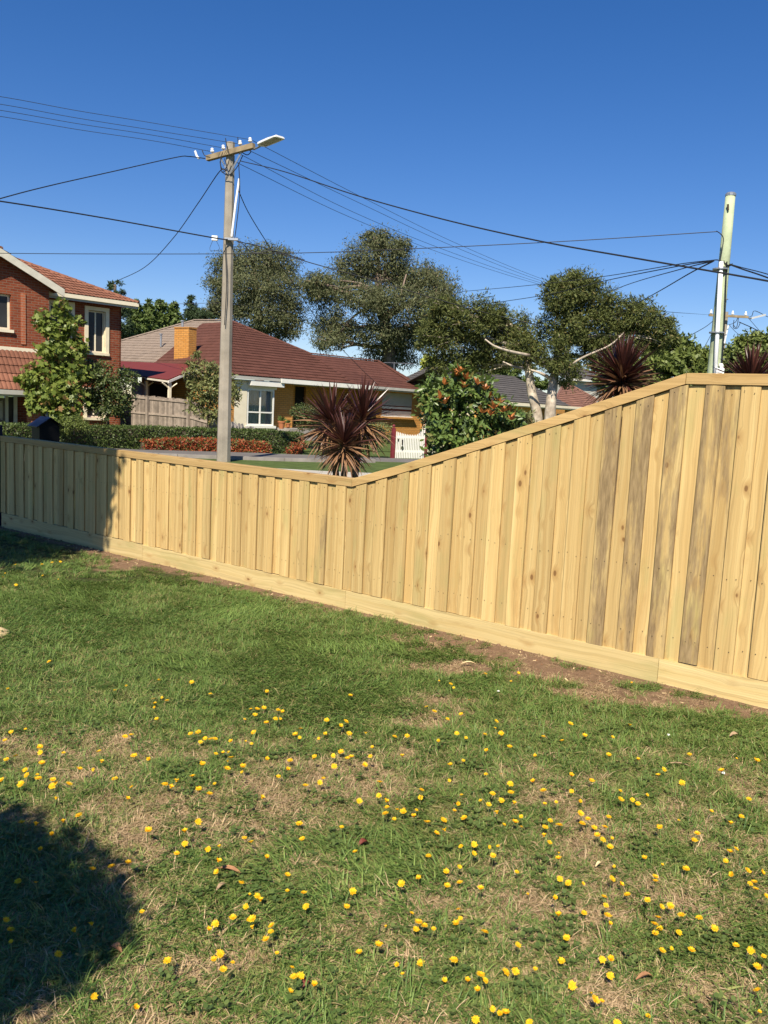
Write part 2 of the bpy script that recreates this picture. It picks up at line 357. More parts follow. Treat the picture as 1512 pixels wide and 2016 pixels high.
for px, py, ax, ay in [(855, 1290, 38, 6), (1090, 1345, 45, 6), (1255, 1352, 45, 7), (400, 1250, 420, 80), (1300, 1430, 230, 40), (1330, 1700, 90, 60), (1300, 1870, 110, 50), (960, 1950, 160, 30), (560, 1960, 200, 60), (930, 1340, 70, 12)]:
    g0 = G(px, py); GREEN.append((g0.x, g0.y, G(px+ax, py).x-g0.x, (G(px, py-ay).y-G(px, py+ay).y)/2))
def bare(x, y):
    s_ = (x-FO.x)*FD.x+(y-FO.y)*FD.y; dn = -((x-FO.x)*FN.x+(y-FO.y)*FN.y)
    n1 = fbm(x, y, 2.3, 11); n2 = fbm(x, y, 7.0, 31)
    b = np.clip((n1*0.70+n2*0.60-0.57)*4.6, 0, 1)*np.clip((4.5-y)/0.9, 0.04, 0.82)
    b = np.maximum(b, np.clip(1.15-dn/(0.16+0.22*n1), 0, 1))
    for cx, cy, ax, ay, k in PATCH:
        d = np.sqrt(((x-cx)/ax)**2+((y-cy)/ay)**2)+((n2-0.5)*2.4+(n1-.5)*.8)*(1 if k < .8 else .55)
        b = np.maximum(b, k*np.clip((1.30-d)*(1.7 if k < .8 else 2.4), 0, 1))
    for cx, cy, ax, ay in GREEN:
        d = np.sqrt(((x-cx)/ax)**2+((y-cy)/ay)**2)+(n2-0.5)*0.9
        b = b*np.clip((d-0.6)*1.8, 0.12, 1)
    return b
def soilness(x, y):
    """1 where a bare spot is open soil, 0 where it is dry thatch"""
    dn = -((x-FO.x)*FN.x+(y-FO.y)*FN.y)
    return np.clip(1.5-dn/0.9+(fbm(x, y, 3, 77)-.5)*1.6, 0, 1)
def height(x, y): return (fbm(x, y, 1.1, 5)-0.5)*0.05+(fbm(x, y, 6, 6)-0.5)*0.022
def lawn_sheet():
    x0, x1, y0, y1, st = -8.0, 5.6, -1.5, 12.2, 0.045
    xs = np.arange(x0, x1, st); ys = np.arange(y0, y1, st); X, Y = np.meshgrid(xs, ys); nx, ny = len(xs), len(ys)
    dn = -((X-FO.x)*FN.x+(Y-FO.y)*FN.y)
    Z = height(X, Y)*np.clip(dn/0.5, 0.25, 1)
    V = np.stack([X, Y, Z], -1).reshape(-1, 3)
    idx = np.arange(nx*ny).reshape(ny, nx)
    q = np.stack([idx[:-1, :-1], idx[:-1, 1:], idx[1:, 1:], idx[1:, :-1]], -1).reshape(-1, 4)
    keep = (dn.reshape(-1)[q] > -0.03).all(1); q = q[keep]
    me = bpy.data.meshes.new('lawn'); me.vertices.add(len(V)); me.vertices.foreach_set('co', V.ravel().astype(np.float32))
    me.loops.add(len(q)*4); me.loops.foreach_set('vertex_index', q.ravel().astype(np.int32))
    me.polygons.add(len(q)); me.polygons.foreach_set('loop_start', np.arange(0, len(q)*4, 4).astype(np.int32))
    for nm, arr in (('bare', bare(X, Y)), ('soil', soilness(X, Y))):
        at = me.attributes.new(nm, 'FLOAT', 'POINT'); at.data.foreach_set('value', arr.ravel().astype(np.float32))
    me.update(calc_edges=True); me.polygons.foreach_set('use_smooth', [True]*len(me.polygons))
    t = NT('lawn_floor'); v = t.obj()
    ab = t.n('Attribute', attribute_name='bare').outputs['Fac']; as_ = t.n('Attribute', attribute_name='soil').outputs['Fac']
    nf = t.noise(v, 130, 4, 0.7); nm_ = t.noise(v, 22, 5, 0.7); fib = t.noise(t.scaled(v, 60, 260, 1), 1.0, 4, 0.7)
    thatch = t.mix(t.ramp(t.math('ADD', nf, t.math('MULTIPLY', fib, 0.6)), 0.55, 1.05), (0.13, 0.082, 0.042), (0.42, 0.295, 0.165))
    soil = t.mix(t.ramp(t.math('ADD', nm_, t.math('MULTIPLY', nf, 0.4)), 0.45, 0.95), (0.13, 0.078, 0.046), (0.29, 0.19, 0.118))
    soil = t.mix(t.ramp(nf, 0.66, 0.75), soil, (0.36, 0.27, 0.18))
    br = t.mix(as_, thatch, soil)
    und = t.mix(t.ramp(nm_, 0.35, 0.65), (0.028, 0.040, 0.013), (0.085, 0.085, 0.032))
    col = t.mix(t.ramp(ab, 0.15, 0.6), und, br)
    t.bump(t.math('ADD', nf, nm_), 0.9, 0.012); t.fin(col, 0.95, 0.1); me.materials.append(t.m)
    o = bpy.data.objects.new('lawn', me); COL.objects.link(o); o['kind'] = 'structure'
lawn_sheet()

m_grass = leafmat('lawn_grass_blade', (0.065, 0.135, 0.026), (0.25, 0.34, 0.085), 0.3, 0.5, 0.3, (0.34, 0.27, 0.12), 0.12)
m_grass2 = leafmat('couch_grass_blade', (0.10, 0.16, 0.036), (0.38, 0.39, 0.125), 0.3, 0.5, 0.3, (0.42, 0.33, 0.16), 0.26)
m_straw = leafmat('dry_grass_blade', (0.32, 0.22, 0.12), (0.58, 0.43, 0.25), 0.15, 0.8, 0.1, (0.15, 0.15, 0.05), 0.15)
m_weed = leafmat('broad_weed_leaf', (0.07, 0.115, 0.028), (0.14, 0.185, 0.05), 0.25, 0.45, 0.35)
def tuft(nb, lmin, lmax, wid, spread, lie, lean=0.0):
    mb = MB()
    for i in range(nb):
        a_ = random.uniform(0, 2*math.pi); rr = spread*math.sqrt(random.random()); bx, by = rr*math.cos(a_), rr*math.sin(a_)
        L = random.uniform(lmin, lmax); dr = random.gauss(0, 0.8)+lean if lean else random.uniform(0, 2*math.pi)
        el = max(0.04, random.gauss(lie, 0.28)); dx, dy = math.cos(dr), math.sin(dr); W_ = wid*random.uniform(0.6, 1.4)
        px_, py_, pz = bx, by, -0.004; b = len(mb.v); e = el+0.35
        for k in range(4):
            ww = W_*(1, 0.95, 0.65, 0.06)[k]*0.5; tw = random.uniform(-.3, .3)
            mb.v += [(px_-dy*ww, py_+dx*ww, pz+tw*ww), (px_+dy*ww, py_-dx*ww, pz-tw*ww)]
            st = L/3; px_ += dx*math.cos(e)*st; py_ += dy*math.cos(e)*st; pz = max(0.002, pz+math.sin(e)*st); e -= 0.38
        for k in range(3): mb.f.append((b+2*k, b+2*k+1, b+2*k+3, b+2*k+2))
    return mb
def rosette(nl, L, wd):
    mb = MB()
    for i in range(nl):
        a_ = 2*math.pi*i/nl+random.uniform(-.4, .4); l_ = L*random.uniform(.6, 1.1); e = random.uniform(.1, .6); b = len(mb.v); dx, dy = math.cos(a_), math.sin(a_)
        for k, (t_, wk) in enumerate(((0.05, .25), (.35, .6), (.7, 1.0), (.92, .6), (1, .08))):
            z = .006+l_*t_*math.sin(e)*(1-.75*t_); ww = wd*wk*.5
            mb.v += [(dx*l_*t_-dy*ww, dy*l_*t_+dx*ww, z+.3*ww), (dx*l_*t_, dy*l_*t_, z), (dx*l_*t_+dy*ww, dy*l_*t_-dx*ww, z+.3*ww)]
        for k in range(4):
            for j in range(2): mb.f.append((b+3*k+j, b+3*k+j+1, b+3*k+j+4, b+3*k+j+3))
    return mb
def clover():
    mb = MB()
    for i in range(9):
        cx, cy, cz = random.uniform(-.05, .05), random.uniform(-.05, .05), random.uniform(.012, .035); a0 = random.random()*6
        for k in range(3):
            a_ = a0+k*2.09; b = len(mb.v); r_ = .008
            for q in range(6):
                t_ = q*math.pi/3; mb.v.append((cx+math.cos(a_)*r_+r_*.85*math.cos(t_), cy+math.sin(a_)*r_+r_*.85*math.sin(t_), cz+.003*math.cos(t_-a_)))
            mb.f.append(tuple(range(b, b+6)))
    return mb
def scatter(name, pts, protos, idx, rot, scl):
    coll = bpy.data.collections.new(name+'_kinds')
    for i, (mb, m) in enumerate(protos):
        coll.objects.link(bpy.data.objects.new('%s_kind_%02d' % (name, i), mb.mesh('%s_kind_%02d' % (name, i), m)))
    me = bpy.data.meshes.new(name); me.vertices.add(len(pts)); me.vertices.foreach_set('co', pts.ravel().astype(np.float32))
    at = me.attributes.new('kind_no', 'INT', 'POINT'); at.data.foreach_set('value', idx.astype(np.int32))
    at = me.attributes.new('turn', 'FLOAT_VECTOR', 'POINT'); at.data.foreach_set('vector', rot.ravel().astype(np.float32))
    at = me.attributes.new('size', 'FLOAT', 'POINT'); at.data.foreach_set('value', scl.astype(np.float32))
    o = bpy.data.objects.new(name, me); COL.objects.link(o); o['kind'] = 'stuff'
    g = bpy.data.node_groups.new(name, 'GeometryNodeTree')
    g.interface.new_socket('Geometry', in_out='INPUT', socket_type='NodeSocketGeometry'); g.interface.new_socket('Geometry', in_out='OUTPUT', socket_type='NodeSocketGeometry')
    N = g.nodes.new; gi = N('NodeGroupInput'); go = N('NodeGroupOutput'); ip = N('GeometryNodeInstanceOnPoints'); ci = N('GeometryNodeCollectionInfo')
    ci.inputs['Collection'].default_value = coll; ci.inputs['Separate Children'].default_value = True; ci.inputs['Reset Children'].default_value = True
    def na(nm, ty):
        nd = N('GeometryNodeInputNamedAttribute'); nd.data_type = ty; nd.inputs[0].default_value = nm; return nd.outputs[0]
    L = g.links.new
    L(gi.outputs[0], ip.inputs['Points']); L(ci.outputs[0], ip.inputs['Instance']); ip.inputs['Pick Instance'].default_value = True
    L(na('kind_no', 'INT'), ip.inputs['Instance Index']); L(na('turn', 'FLOAT_VECTOR'), ip.inputs['Rotation']); L(na('size', 'FLOAT'), ip.inputs['Scale'])
    L(ip.outputs[0], go.inputs[0])
    md = o.modifiers.new('scatter', 'NODES'); md.node_group = g
    return o
def grass():
    pr = [(tuft(46, .035, .085, .0034, .055, .30), m_grass) for _ in range(3)]+[(tuft(40, .045, .10, .0042, .05, .22, 1.2), m_grass) for _ in range(2)] \
        + [(tuft(46, .02, .055, .0028, .055, .35), m_grass2) for _ in range(3)]+[(tuft(9, .05, .10, .0055, .05, .12), m_grass2) for _ in range(2)] \
        + [(tuft(60, .02, .06, .0022, .065, .03), m_straw) for _ in range(3)]+[(tuft(26, .02, .05, .0026, .06, .12), m_straw) for _ in range(1)] \
        + [(rosette(9, .06, .015), m_weed), (rosette(7, .045, .018), m_weed), (clover(), m_weed), (clover(), m_weed)]
    def cand(n, x0, x1, y0, y1):
        x = rng.uniform(x0, x1, n); y = rng.uniform(y0, y1, n); dn = -((x-FO.x)*FN.x+(y-FO.y)*FN.y)
        k = (dn > 0.03) & (y > 0.2); return x[k], y[k], dn[k]
    sets = []
    for n, box in ((34000, (-2.6, 2.6, 1.2, 4.2)), (17000, (-4.4, 3.4, 4.2, 7.2)), (9000, (-7.5, 2.2, 7.2, 12)), (5000, (-7.5, 5.2, -1.0, 7.2))):
        x, y, dn = cand(n, *box); sets.append((x, y, dn))
    x, y, dn = [np.concatenate(z) for z in zip(*sets)]
    b = bare(x, y); s_ = soilness(x, y); u = rng.random(len(x)); n3 = fbm(x, y, 1.6, 91); lush = np.clip((y-3.6)/1.2, 0, 1)*np.clip((n3-.2)*3, 0.3, 1)
    kind = np.full(len(x), -1); q = rng.random(len(x)); pick = rng.integers(0, 1000, len(x))
    gr = u > b*1.05
    fine = gr & (q < 0.30+0.6*lush); kind[fine] = np.where(n3[fine]+.15*(q[fine]-.5) > .52, pick[fine] % 2+3, pick[fine] % 3)
    cou = gr & ~fine & (q < 0.90+.08*lush); kind[cou] = np.where(pick[cou] % 7 == 0, 8+pick[cou] % 2, 5+pick[cou] % 3)
    wd = gr & ~fine & ~cou; kind[wd] = np.where(pick[wd] % 3 == 0, 14+pick[wd] % 2, 16+pick[wd] % 2); kind[wd & (pick % 5 < 2)] = 5
    dry = ~gr & (u < b*1.12) & (rng.random(len(x)) < 0.75*(1-s_)+.10); kind[dry] = np.where(pick[dry] % 5 == 0, 13, 10+pick[dry] % 3)
    k = kind >= 0; x, y, dn, kind = x[k], y[k], dn[k], kind[k]
    z = height(x, y)*np.clip(dn/0.5, 0.25, 1)
    rot = np.stack([rng.normal(0, .10, len(x)), rng.normal(0, .10, len(x)), rng.uniform(0, 6.283, len(x))], 1)
    flow = np.isin(kind, (3, 4)); rot[flow, 2] = fbm(x[flow], y[flow], .9, 15)*9+rng.normal(0, .5, flow.sum())
    scl = rng.uniform(.65, 1.25, len(x))*np.where(dn < .35, .75, 1.0)
    tag(scatter('grass', np.stack([x, y, z], 1), pr, kind, rot, scl), 'mown green lawn grass with dry straw and flat weeds', 'grass')
grass()

def debris():
    def chip(a, b, c):
        mb = MB(); mb.box((0, 0, c*.4), (a, 0, .15*c), (0, b, 0), (0, 0, c)); return mb
    def clod(r):
        mb = MB(); mb.lathe((0, 0, 0), [(r*.7, -r*.3), (r, .1*r), (r*.7, .6*r), (r*.15, .8*r)], 6); return mb
    pr = [(clod(.007), m_clod), (clod(.012), m_clod), (chip(.022, .006, .003), m_sawdust), (chip(.035, .004, .003), m_twig), (chip(.014, .010, .003), m_dryleaf)]
    n = 26000; x = rng.uniform(-5, 4, n); y = rng.uniform(2, 11, n); dn = -((x-FO.x)*FN.x+(y-FO.y)*FN.y)
    k = (dn > .012) & (rng.random(n) < bare(x, y)*np.clip(soilness(x, y), .06, 1)*np.where(dn < .25, 1.0, .55)); x, y, dn = x[k], y[k], dn[k]
    z = height(x, y)*np.clip(dn/0.5, 0.25, 1); m_ = len(x)
    rot = np.stack([rng.normal(0, .25, m_), rng.normal(0, .25, m_), rng.uniform(0, 6.283, m_)], 1)
    tag(scatter('soil_crumbs', np.stack([x, y, z], 1), pr, rng.choice(5, m_, p=[.42, .22, .16, .12, .08]), rot, rng.uniform(.5, 1.5, m_)), 'soil crumbs and wood chips on the bare earth by the fence', 'soil crumbs')
m_clod = paint('soil_clod', (0.20, 0.125, 0.075), 0.95, 0.3, 60, 0.1, orand=0.3)
debris()

# ------------------------------------------------------------------ the new paling fence
def captop(s):
    if s < 5.52: return 1.118-0.006*s
    if s < 8.13: return 1.085+(1.966-1.085)*((s-5.52)/2.61)**1.05
    return 1.966
S1 = 10.6; CAPH = 0.066
def fence():
    f = thing('paling_fence', 'new blond pine paling fence stepping up by a sloped capping beside the lawn', 'fence', FO, FANG)
    def cap(s0, s1, e0=0.0, e1=0.0):
        n = 6 if (s0 > 5 and s0 < 8) else 1; mb = MB()
        for i in range(n+1):
            s = s0+(s1-s0)*i/n; zt = captop(s)
            for y, z in ((-.036, zt-CAPH), (.062, zt-CAPH), (.062, zt-.002), (-.033, zt), (-.036, zt-.003)): mb.v.append(tuple(FP(s, y, z)))
        for i in range(n):
            for k in range(5): mb.f.append((i*5+k, i*5+(k+1) % 5, i*5+5+(k+1) % 5, i*5+5+k))
        mb.f.append((4, 3, 2, 1, 0)); mb.f.append(tuple(n*5+k for k in range(5)))
        mb.build('capping', m_pine_cap, f)
    cap(-.02, 5.518); cap(5.522, 8.128); cap(8.132, S1)
    def plz(s): return 0.172-0.024*min(1, s/5.5)+(0.008 if s > 8 else 0)
    for s0, s1 in ((-.01, 2.78), (2.783, 5.50), (5.503, 8.12), (8.123, S1)):
        mb = MB(); mb.slab([FP(s0, -.033, -.06), FP(s1, -.033, -.06), FP(s1, -.033, plz(s1)), FP(s0, -.033, plz(s0))], FN*.036); mb.build('plinth', m_pine_h, f)
    i = -1; s = 0.0; pitch = .1035
    grey = (7.68, 7.887, 8.094, 8.301, 5.196)
    while s < S1-.02:
        over = i % 2 == 1; c = 0.1245+i*pitch
        hw = .056 if over else .055
        c2 = c+random.uniform(-.004, .004); zb = plz(c)+random.uniform(-.004, .006)+.003; gapz = -.004
        yf = -.0315 if over else -.016; th = .0145; yf += random.uniform(-.0015, .0015)
        a_, b_ = c2-hw, c2+hw; lean = random.uniform(-.004, .004)+(random.uniform(-.006, .006) if i > 60 else 0)
        ya, yb = yf+random.uniform(0, .003), yf+random.uniform(0, .003); mid = yf
        mb = MB(); rows = 5; sec = []
        for k in range(rows):
            t = k/(rows-1)
            for (xx, yy) in ((a_, ya+.0012), (a_+.004, ya), (c2, mid), (b_-.004, yb), (b_, yb+.0012), (b_, yb+th), (a_, ya+th)):
                X = xx+lean*t; zt = captop(X)-CAPH-.001-(.004 if over else .009)
                mb.v.append(tuple(FP(X, yy+.0022*math.sin(3*t+i), zb+(zt-zb)*t)))
        for k in range(rows-1):
            for j in range(7): mb.f.append((k*7+j, k*7+(j+1) % 7, k*7+7+(j+1) % 7, k*7+7+j))
        mb.f.append(tuple(range(6, -1, -1))); mb.f.append(tuple((rows-1)*7+j for j in range(7)))
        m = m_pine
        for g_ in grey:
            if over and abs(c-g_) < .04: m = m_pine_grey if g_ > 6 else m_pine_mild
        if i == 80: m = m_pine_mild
        # local coordinates: board's own origin at its foot so that the grain runs along it
        M0 = Matrix.Translation(Vector((c2, yf, zb))); inv = (MW[f.name] @ M0).inverted()
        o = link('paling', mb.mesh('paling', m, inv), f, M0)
        if m is m_pine_grey: o['label'] = 'grey weathered paling'
        i += 1; s = c+.05
    mb = MB()
    for k in range(i):
        c = 0.1245+(k-1)*pitch; ov = (k-1) % 2 == 1; y = -.0325 if ov else -.0172
        for z in (.30, .74, captop(c)-CAPH-.045):
            for dx in ((-.028, .028) if ov else (0.0,)):
                q = FP(c+dx+random.uniform(-.006, .006), y-.0015, z+random.uniform(-.012, .012)); b0 = len(mb.v); r_ = .0032
                for e in range(6): mb.v.append(tuple(q+FD*math.cos(e*1.047)*r_+UP*math.sin(e*1.047)*r_))
                mb.f.append(tuple(range(b0+5, b0-1, -1)))
    tag(mb.build('nails', m_cable, f), kind='stuff')
    for s_, in ((.06,), (2.78,), (5.5,), (8.12,), (10.5,)):
        mb = MB(); zt = captop(s_)-CAPH-.012; mb.box(FP(s_, .085, zt/2-.1), FD*.09, FN*.075, UP*(zt+.2)); mb.build('post', m_pine, f)
    for s0, s1 in ((.12, 2.72), (2.84, 5.44), (5.56, 8.06), (8.18, 10.44)):
        mb = MB(); q_ = [s0+(s1-s0)*k/5 for k in range(6)]
        mb.slab([FP(q, .002, captop(q)-CAPH-.003) for q in q_]+[FP(q, .002, captop(q)-CAPH-.075) for q in q_[::-1]], FN*.04); mb.build('rail', m_pine_h, f)
        for z in (.30, .74):
            mb = MB(); mb.box(FP((s0+s1)/2, .024, z), FD*(s1-s0), FN*.04, UP*.075); mb.build('rail', m_pine_h, f)
fence()
# dark steel gate post where the fence begins
gpst = thing('gate_post', 'dark blue steel post at the shaded end of the paling fence', 'post', FP(-.12, 0, 0), FANG)
mb = MB(); mb.box(FP(-.16, .0, .62), FD*.09, FN*.09, UP*1.24); mb.build('post', m_navy, gpst)
mb = MB(); mb.box(FP(-.145, -.052, .13), FD*.05, FN*.012, UP*.2); mb.build('foot_plate', m_paleblue, gpst)
# ------------------------------------------------------------------ roof tiles: wavy interlocking tiles laid in courses
def clip_poly2(poly, q):
    return all(((b[0]-a[0])*(q[1]-a[1])-(b[1]-a[1])*(q[0]-a[0])) >= -1e-6 for a, b in zip(poly, poly[1:]+poly[:1]))
TILE_COUNT = {}
def tile_mesh(cu, cv, wave, lip):
    """one tile: cu wide, cv long, two rolls across, lower lip raised; x across, y up the slope, z out of the roof"""
    mb = MB(); nx = 6
    for (y, dz) in ((-.02, lip-.022), (-.02, lip), (cv+.03, .004)):
        for k in range(nx+1): mb.v.append((-cu/2+cu*k/nx, y, dz+wave*(.5-.5*math.cos(2*math.pi*2*k/nx))))
    for r_ in range(2):
        for k in range(nx): b = r_*(nx+1)+k; mb.f.append((b, b+1, b+nx+2, b+nx+1))
    return mb
def tiled(parent, poly, m, along, cu=.30, cv=.33, wave=.028, lip=.035, cap=300, deck_m=None):
    """lays tiles over the flat world polygon POLY (counter-clockwise seen from outside, first edge anything)"""
    poly = [Vector(p) for p in poly]
    nrm = Vector((0, 0, 0))
    for i in range(len(poly)): nrm += poly[i].cross(poly[(i+1) % len(poly)])
    nrm.normalize()
    if nrm.z < 0: poly.reverse(); nrm.negate()
    X = Vector(along); X = (X-nrm*X.dot(nrm)).normalized(); Y = nrm.cross(X)
    if Y.z < 0: X.negate(); Y.negate()
    o = poly[0]; p2 = [((p-o).dot(X), (p-o).dot(Y)) for p in poly]
    mb = MB(); mb.slab([p-nrm*.03 for p in poly], -nrm*.05); mb.build('roof_deck', deck_m or m, parent)
    x0, x1 = min(p[0] for p in p2), max(p[0] for p in p2); y0, y1 = min(p[1] for p in p2), max(p[1] for p in p2)
    inv = MW[parent.name].inverted()
    proto = tile_mesh(cu*1.02, cv, wave, lip); me = proto.mesh('roof_tile', m); part_ = bmesh.new()
    ny = max(1, round((y1-y0)/cv)); cv2 = (y1-y0)/ny
    for j in range(ny):
        y = y0+j*cv2; xo = (cu/2 if j % 2 else 0.0)
        nxs = int((x1-x0)/cu)+2
        for i in range(-1, nxs):
            x = x0+xo+i*cu+cu/2
            cor = [(x-cu*.48, y+.01), (x+cu*.48, y+.01), (x+cu*.48, y+cv2*.97), (x-cu*.48, y+cv2*.97)]
            ins = [clip_poly2(p2, c) for c in cor]
            M = Matrix.Translation(o+X*x+Y*y) @ Matrix((X, Y, nrm)).transposed().to_4x4()
            if all(ins) and TILE_COUNT.get(parent.name, 0) < cap:
                TILE_COUNT[parent.name] = TILE_COUNT.get(parent.name, 0)+1
                jit = Matrix.Translation((0, random.uniform(-.006, .006), random.uniform(-.004, .004)))
                link('roof_tile', me, parent, inv @ M @ jit)
            else:
                cx = max(min(x, x1), x0)
                if not any(ins) and not any(abs(q[0]-x) < cu and abs(q[1]-y) < cv2*1.2 for q in p2) and not clip_poly2(p2, (x, y+cv2/2)): continue
                b_ = bmesh.new(); vs = [b_.verts.new(M @ Vector(v)) for v in proto.v]
                for f in proto.f: b_.faces.new([vs[k] for k in f])
                for a, c in zip(poly, poly[1:]+poly[:1]):
                    n_ = nrm.cross(c-a)
                    if n_.length < 1e-6: continue
                    bmesh.ops.bisect_plane(b_, geom=b_.verts[:]+b_.edges[:]+b_.faces[:], plane_co=a-n_.normalized()*.03, plane_no=n_, clear_inner=True)
                tm = bpy.data.meshes.new('t'); b_.to_mesh(tm); b_.free(); part_.from_mesh(tm); bpy.data.meshes.remove(tm)
    if len(part_.verts):
        part_.transform(inv); me2 = bpy.data.meshes.new('cut_tiles'); part_.to_mesh(me2); me2.materials.append(m)
        tag(link('cut_tiles', me2, parent), kind='stuff')
    part_.free()
def ridge_caps(parent, a, b, m, r=.075, step=.36):
    a, b = Vector(a), Vector(b); d = b-a; n = max(1, round(d.length/step)); t = d.normalized(); side = t.cross(UP).normalized(); up = side.cross(t)
    mb = MB()
    for i in range(n):
        p, q = a+d*(i/n), a+d*((i+1)/n+.04/d.length)
        for e, (c, k) in enumerate(((p, 1.0), (q, .86))):
            for w_ in range(5):
                an = math.pi*(w_/4); mb.v.append(tuple(c+side*(math.cos(an)*r*1.25*k)+up*(math.sin(an)*r*k+.01)))
        b0 = len(mb.v)-10
        for w_ in range(4): mb.f.append((b0+w_, b0+w_+1, b0+w_+6, b0+w_+5))
        mb.f.append((b0, b0+1, b0+2, b0+3, b0+4))
    mb.build('ridge_capping', m, parent)

class Frame:
    """a house's own axes: u along the street front, v back from it"""
    def __init__(s, o, ph): s.o = Vector(o); s.u = Vector((math.cos(ph), math.sin(ph), 0)); s.v = Vector((-s.u.y, s.u.x, 0))
    def p(s, a, b, z): q = s.o+s.u*a+s.v*b; return Vector((q.x, q.y, z))
    def front(s, px, py, b=0.0):                      # pixel on the front plane set back by b
        return PL(px, py, s.o+s.v*b, s.v)
    def a(s, px, py, b=0.0): return (s.front(px, py, b)-s.o).dot(s.u)
    def z(s, px, py, b=0.0): return s.front(px, py, b).z
    def wall(s, parent, m, a0, a1, z0, z1, b, th=.2, holes=(), name='wall'):
        """front wall with rectangular openings, butted pieces"""
        mb = MB(); xs = sorted({a0, a1}|{h[0] for h in holes}|{h[1] for h in holes})
        for x0, x1 in zip(xs, xs[1:]):
            col = sorted([(h[2], h[3]) for h in holes if h[0] <= x0+1e-6 and h[1] >= x1-1e-6]); z = z0
            for h0, h1 in col+[(z1, z1)]:
                if h0 > z+1e-6: mb.slab([s.p(x0, b, z), s.p(x1, b, z), s.p(x1, b, h0), s.p(x0, b, h0)], s.v*th)
                z = max(z, h1)
        return mb.build(name, m, parent)
    def side(s, parent, m, b0, b1, z0, z1, a, th=.2, name='wall'):
        mb = MB(); mb.slab([s.p(a, b0, z0), s.p(a, b1, z0), s.p(a, b1, z1), s.p(a, b0, z1)], s.u*th); return mb.build(name, m, parent)
    def bar(s, mb, a0, a1, b0, b1, z0, z1): mb.slab([s.p(a0, b0, z0), s.p(a1, b0, z0), s.p(a1, b1, z0), s.p(a0, b1, z0)], UP*(z1-z0))
    def window(s, parent, a0, a1, z0, z1, b, fm, gm, frame=.06, mull=(), tran=(), depth=.05, trim=None, tw=.12, tm=None, sill=True, recess=.08):
        """window set in an opening: frame, panes, mullions; optional raised surround"""
        w_ = bx = None
        mb = MB(); r_ = b+recess
        s.bar(mb, a0, a0+frame, r_, r_+depth, z0, z1); s.bar(mb, a1-frame, a1, r_, r_+depth, z0, z1)
        s.bar(mb, a0+frame, a1-frame, r_, r_+depth, z0, z0+frame); s.bar(mb, a0+frame, a1-frame, r_, r_+depth, z1-frame, z1)
        for m_ in mull: s.bar(mb, m_-frame*.45, m_+frame*.45, r_+.002, r_+depth-.002, z0+frame, z1-frame)
        fr = mb.build('window', fm, parent)
        cuts = [a0+frame]+list(mull)+[a1-frame]
        for t_ in tran:
            for q0, q1 in zip(cuts, cuts[1:]):
                mb = MB(); s.bar(mb, q0+frame*.45*(q0 in mull), q1-frame*.45*(q1 in mull), r_+.004, r_+depth-.004, t_-frame*.4, t_+frame*.4); mb.build('transom', fm, fr)
        for q0, q1 in zip(cuts, cuts[1:]):
            zz = [z0+frame]+list(tran)+[z1-frame]
            for y0, y1 in zip(zz, zz[1:]):
                mb = MB(); s.bar(mb, q0, q1, r_+depth*.5, r_+depth*.5+.008, y0, y1); mb.build('pane', gm, fr)
        if trim:
            mb = MB(); s.bar(mb, a0-tw, a0, b-.045, b+.03, z0, z1+tw); s.bar(mb, a1, a1+tw, b-.045, b+.03, z0, z1+tw); s.bar(mb, a0, a1, b-.045, b+.03, z1, z1+tw); mb.build('surround', trim, fr)
            
            for q in (a0, a1-.03):
                mb = MB(); s.bar(mb, q, q+.03, b+.031, r_, z0, z1); mb.build('reveal', trim, fr)
        if sill:
            mb = MB(); s.bar(mb, a0-(tw if trim else .06), a1+(tw if trim else .06), b-.09, r_, z0-.10, z0-.002); mb.build('sill', tm or trim or fm, fr)
        return fr

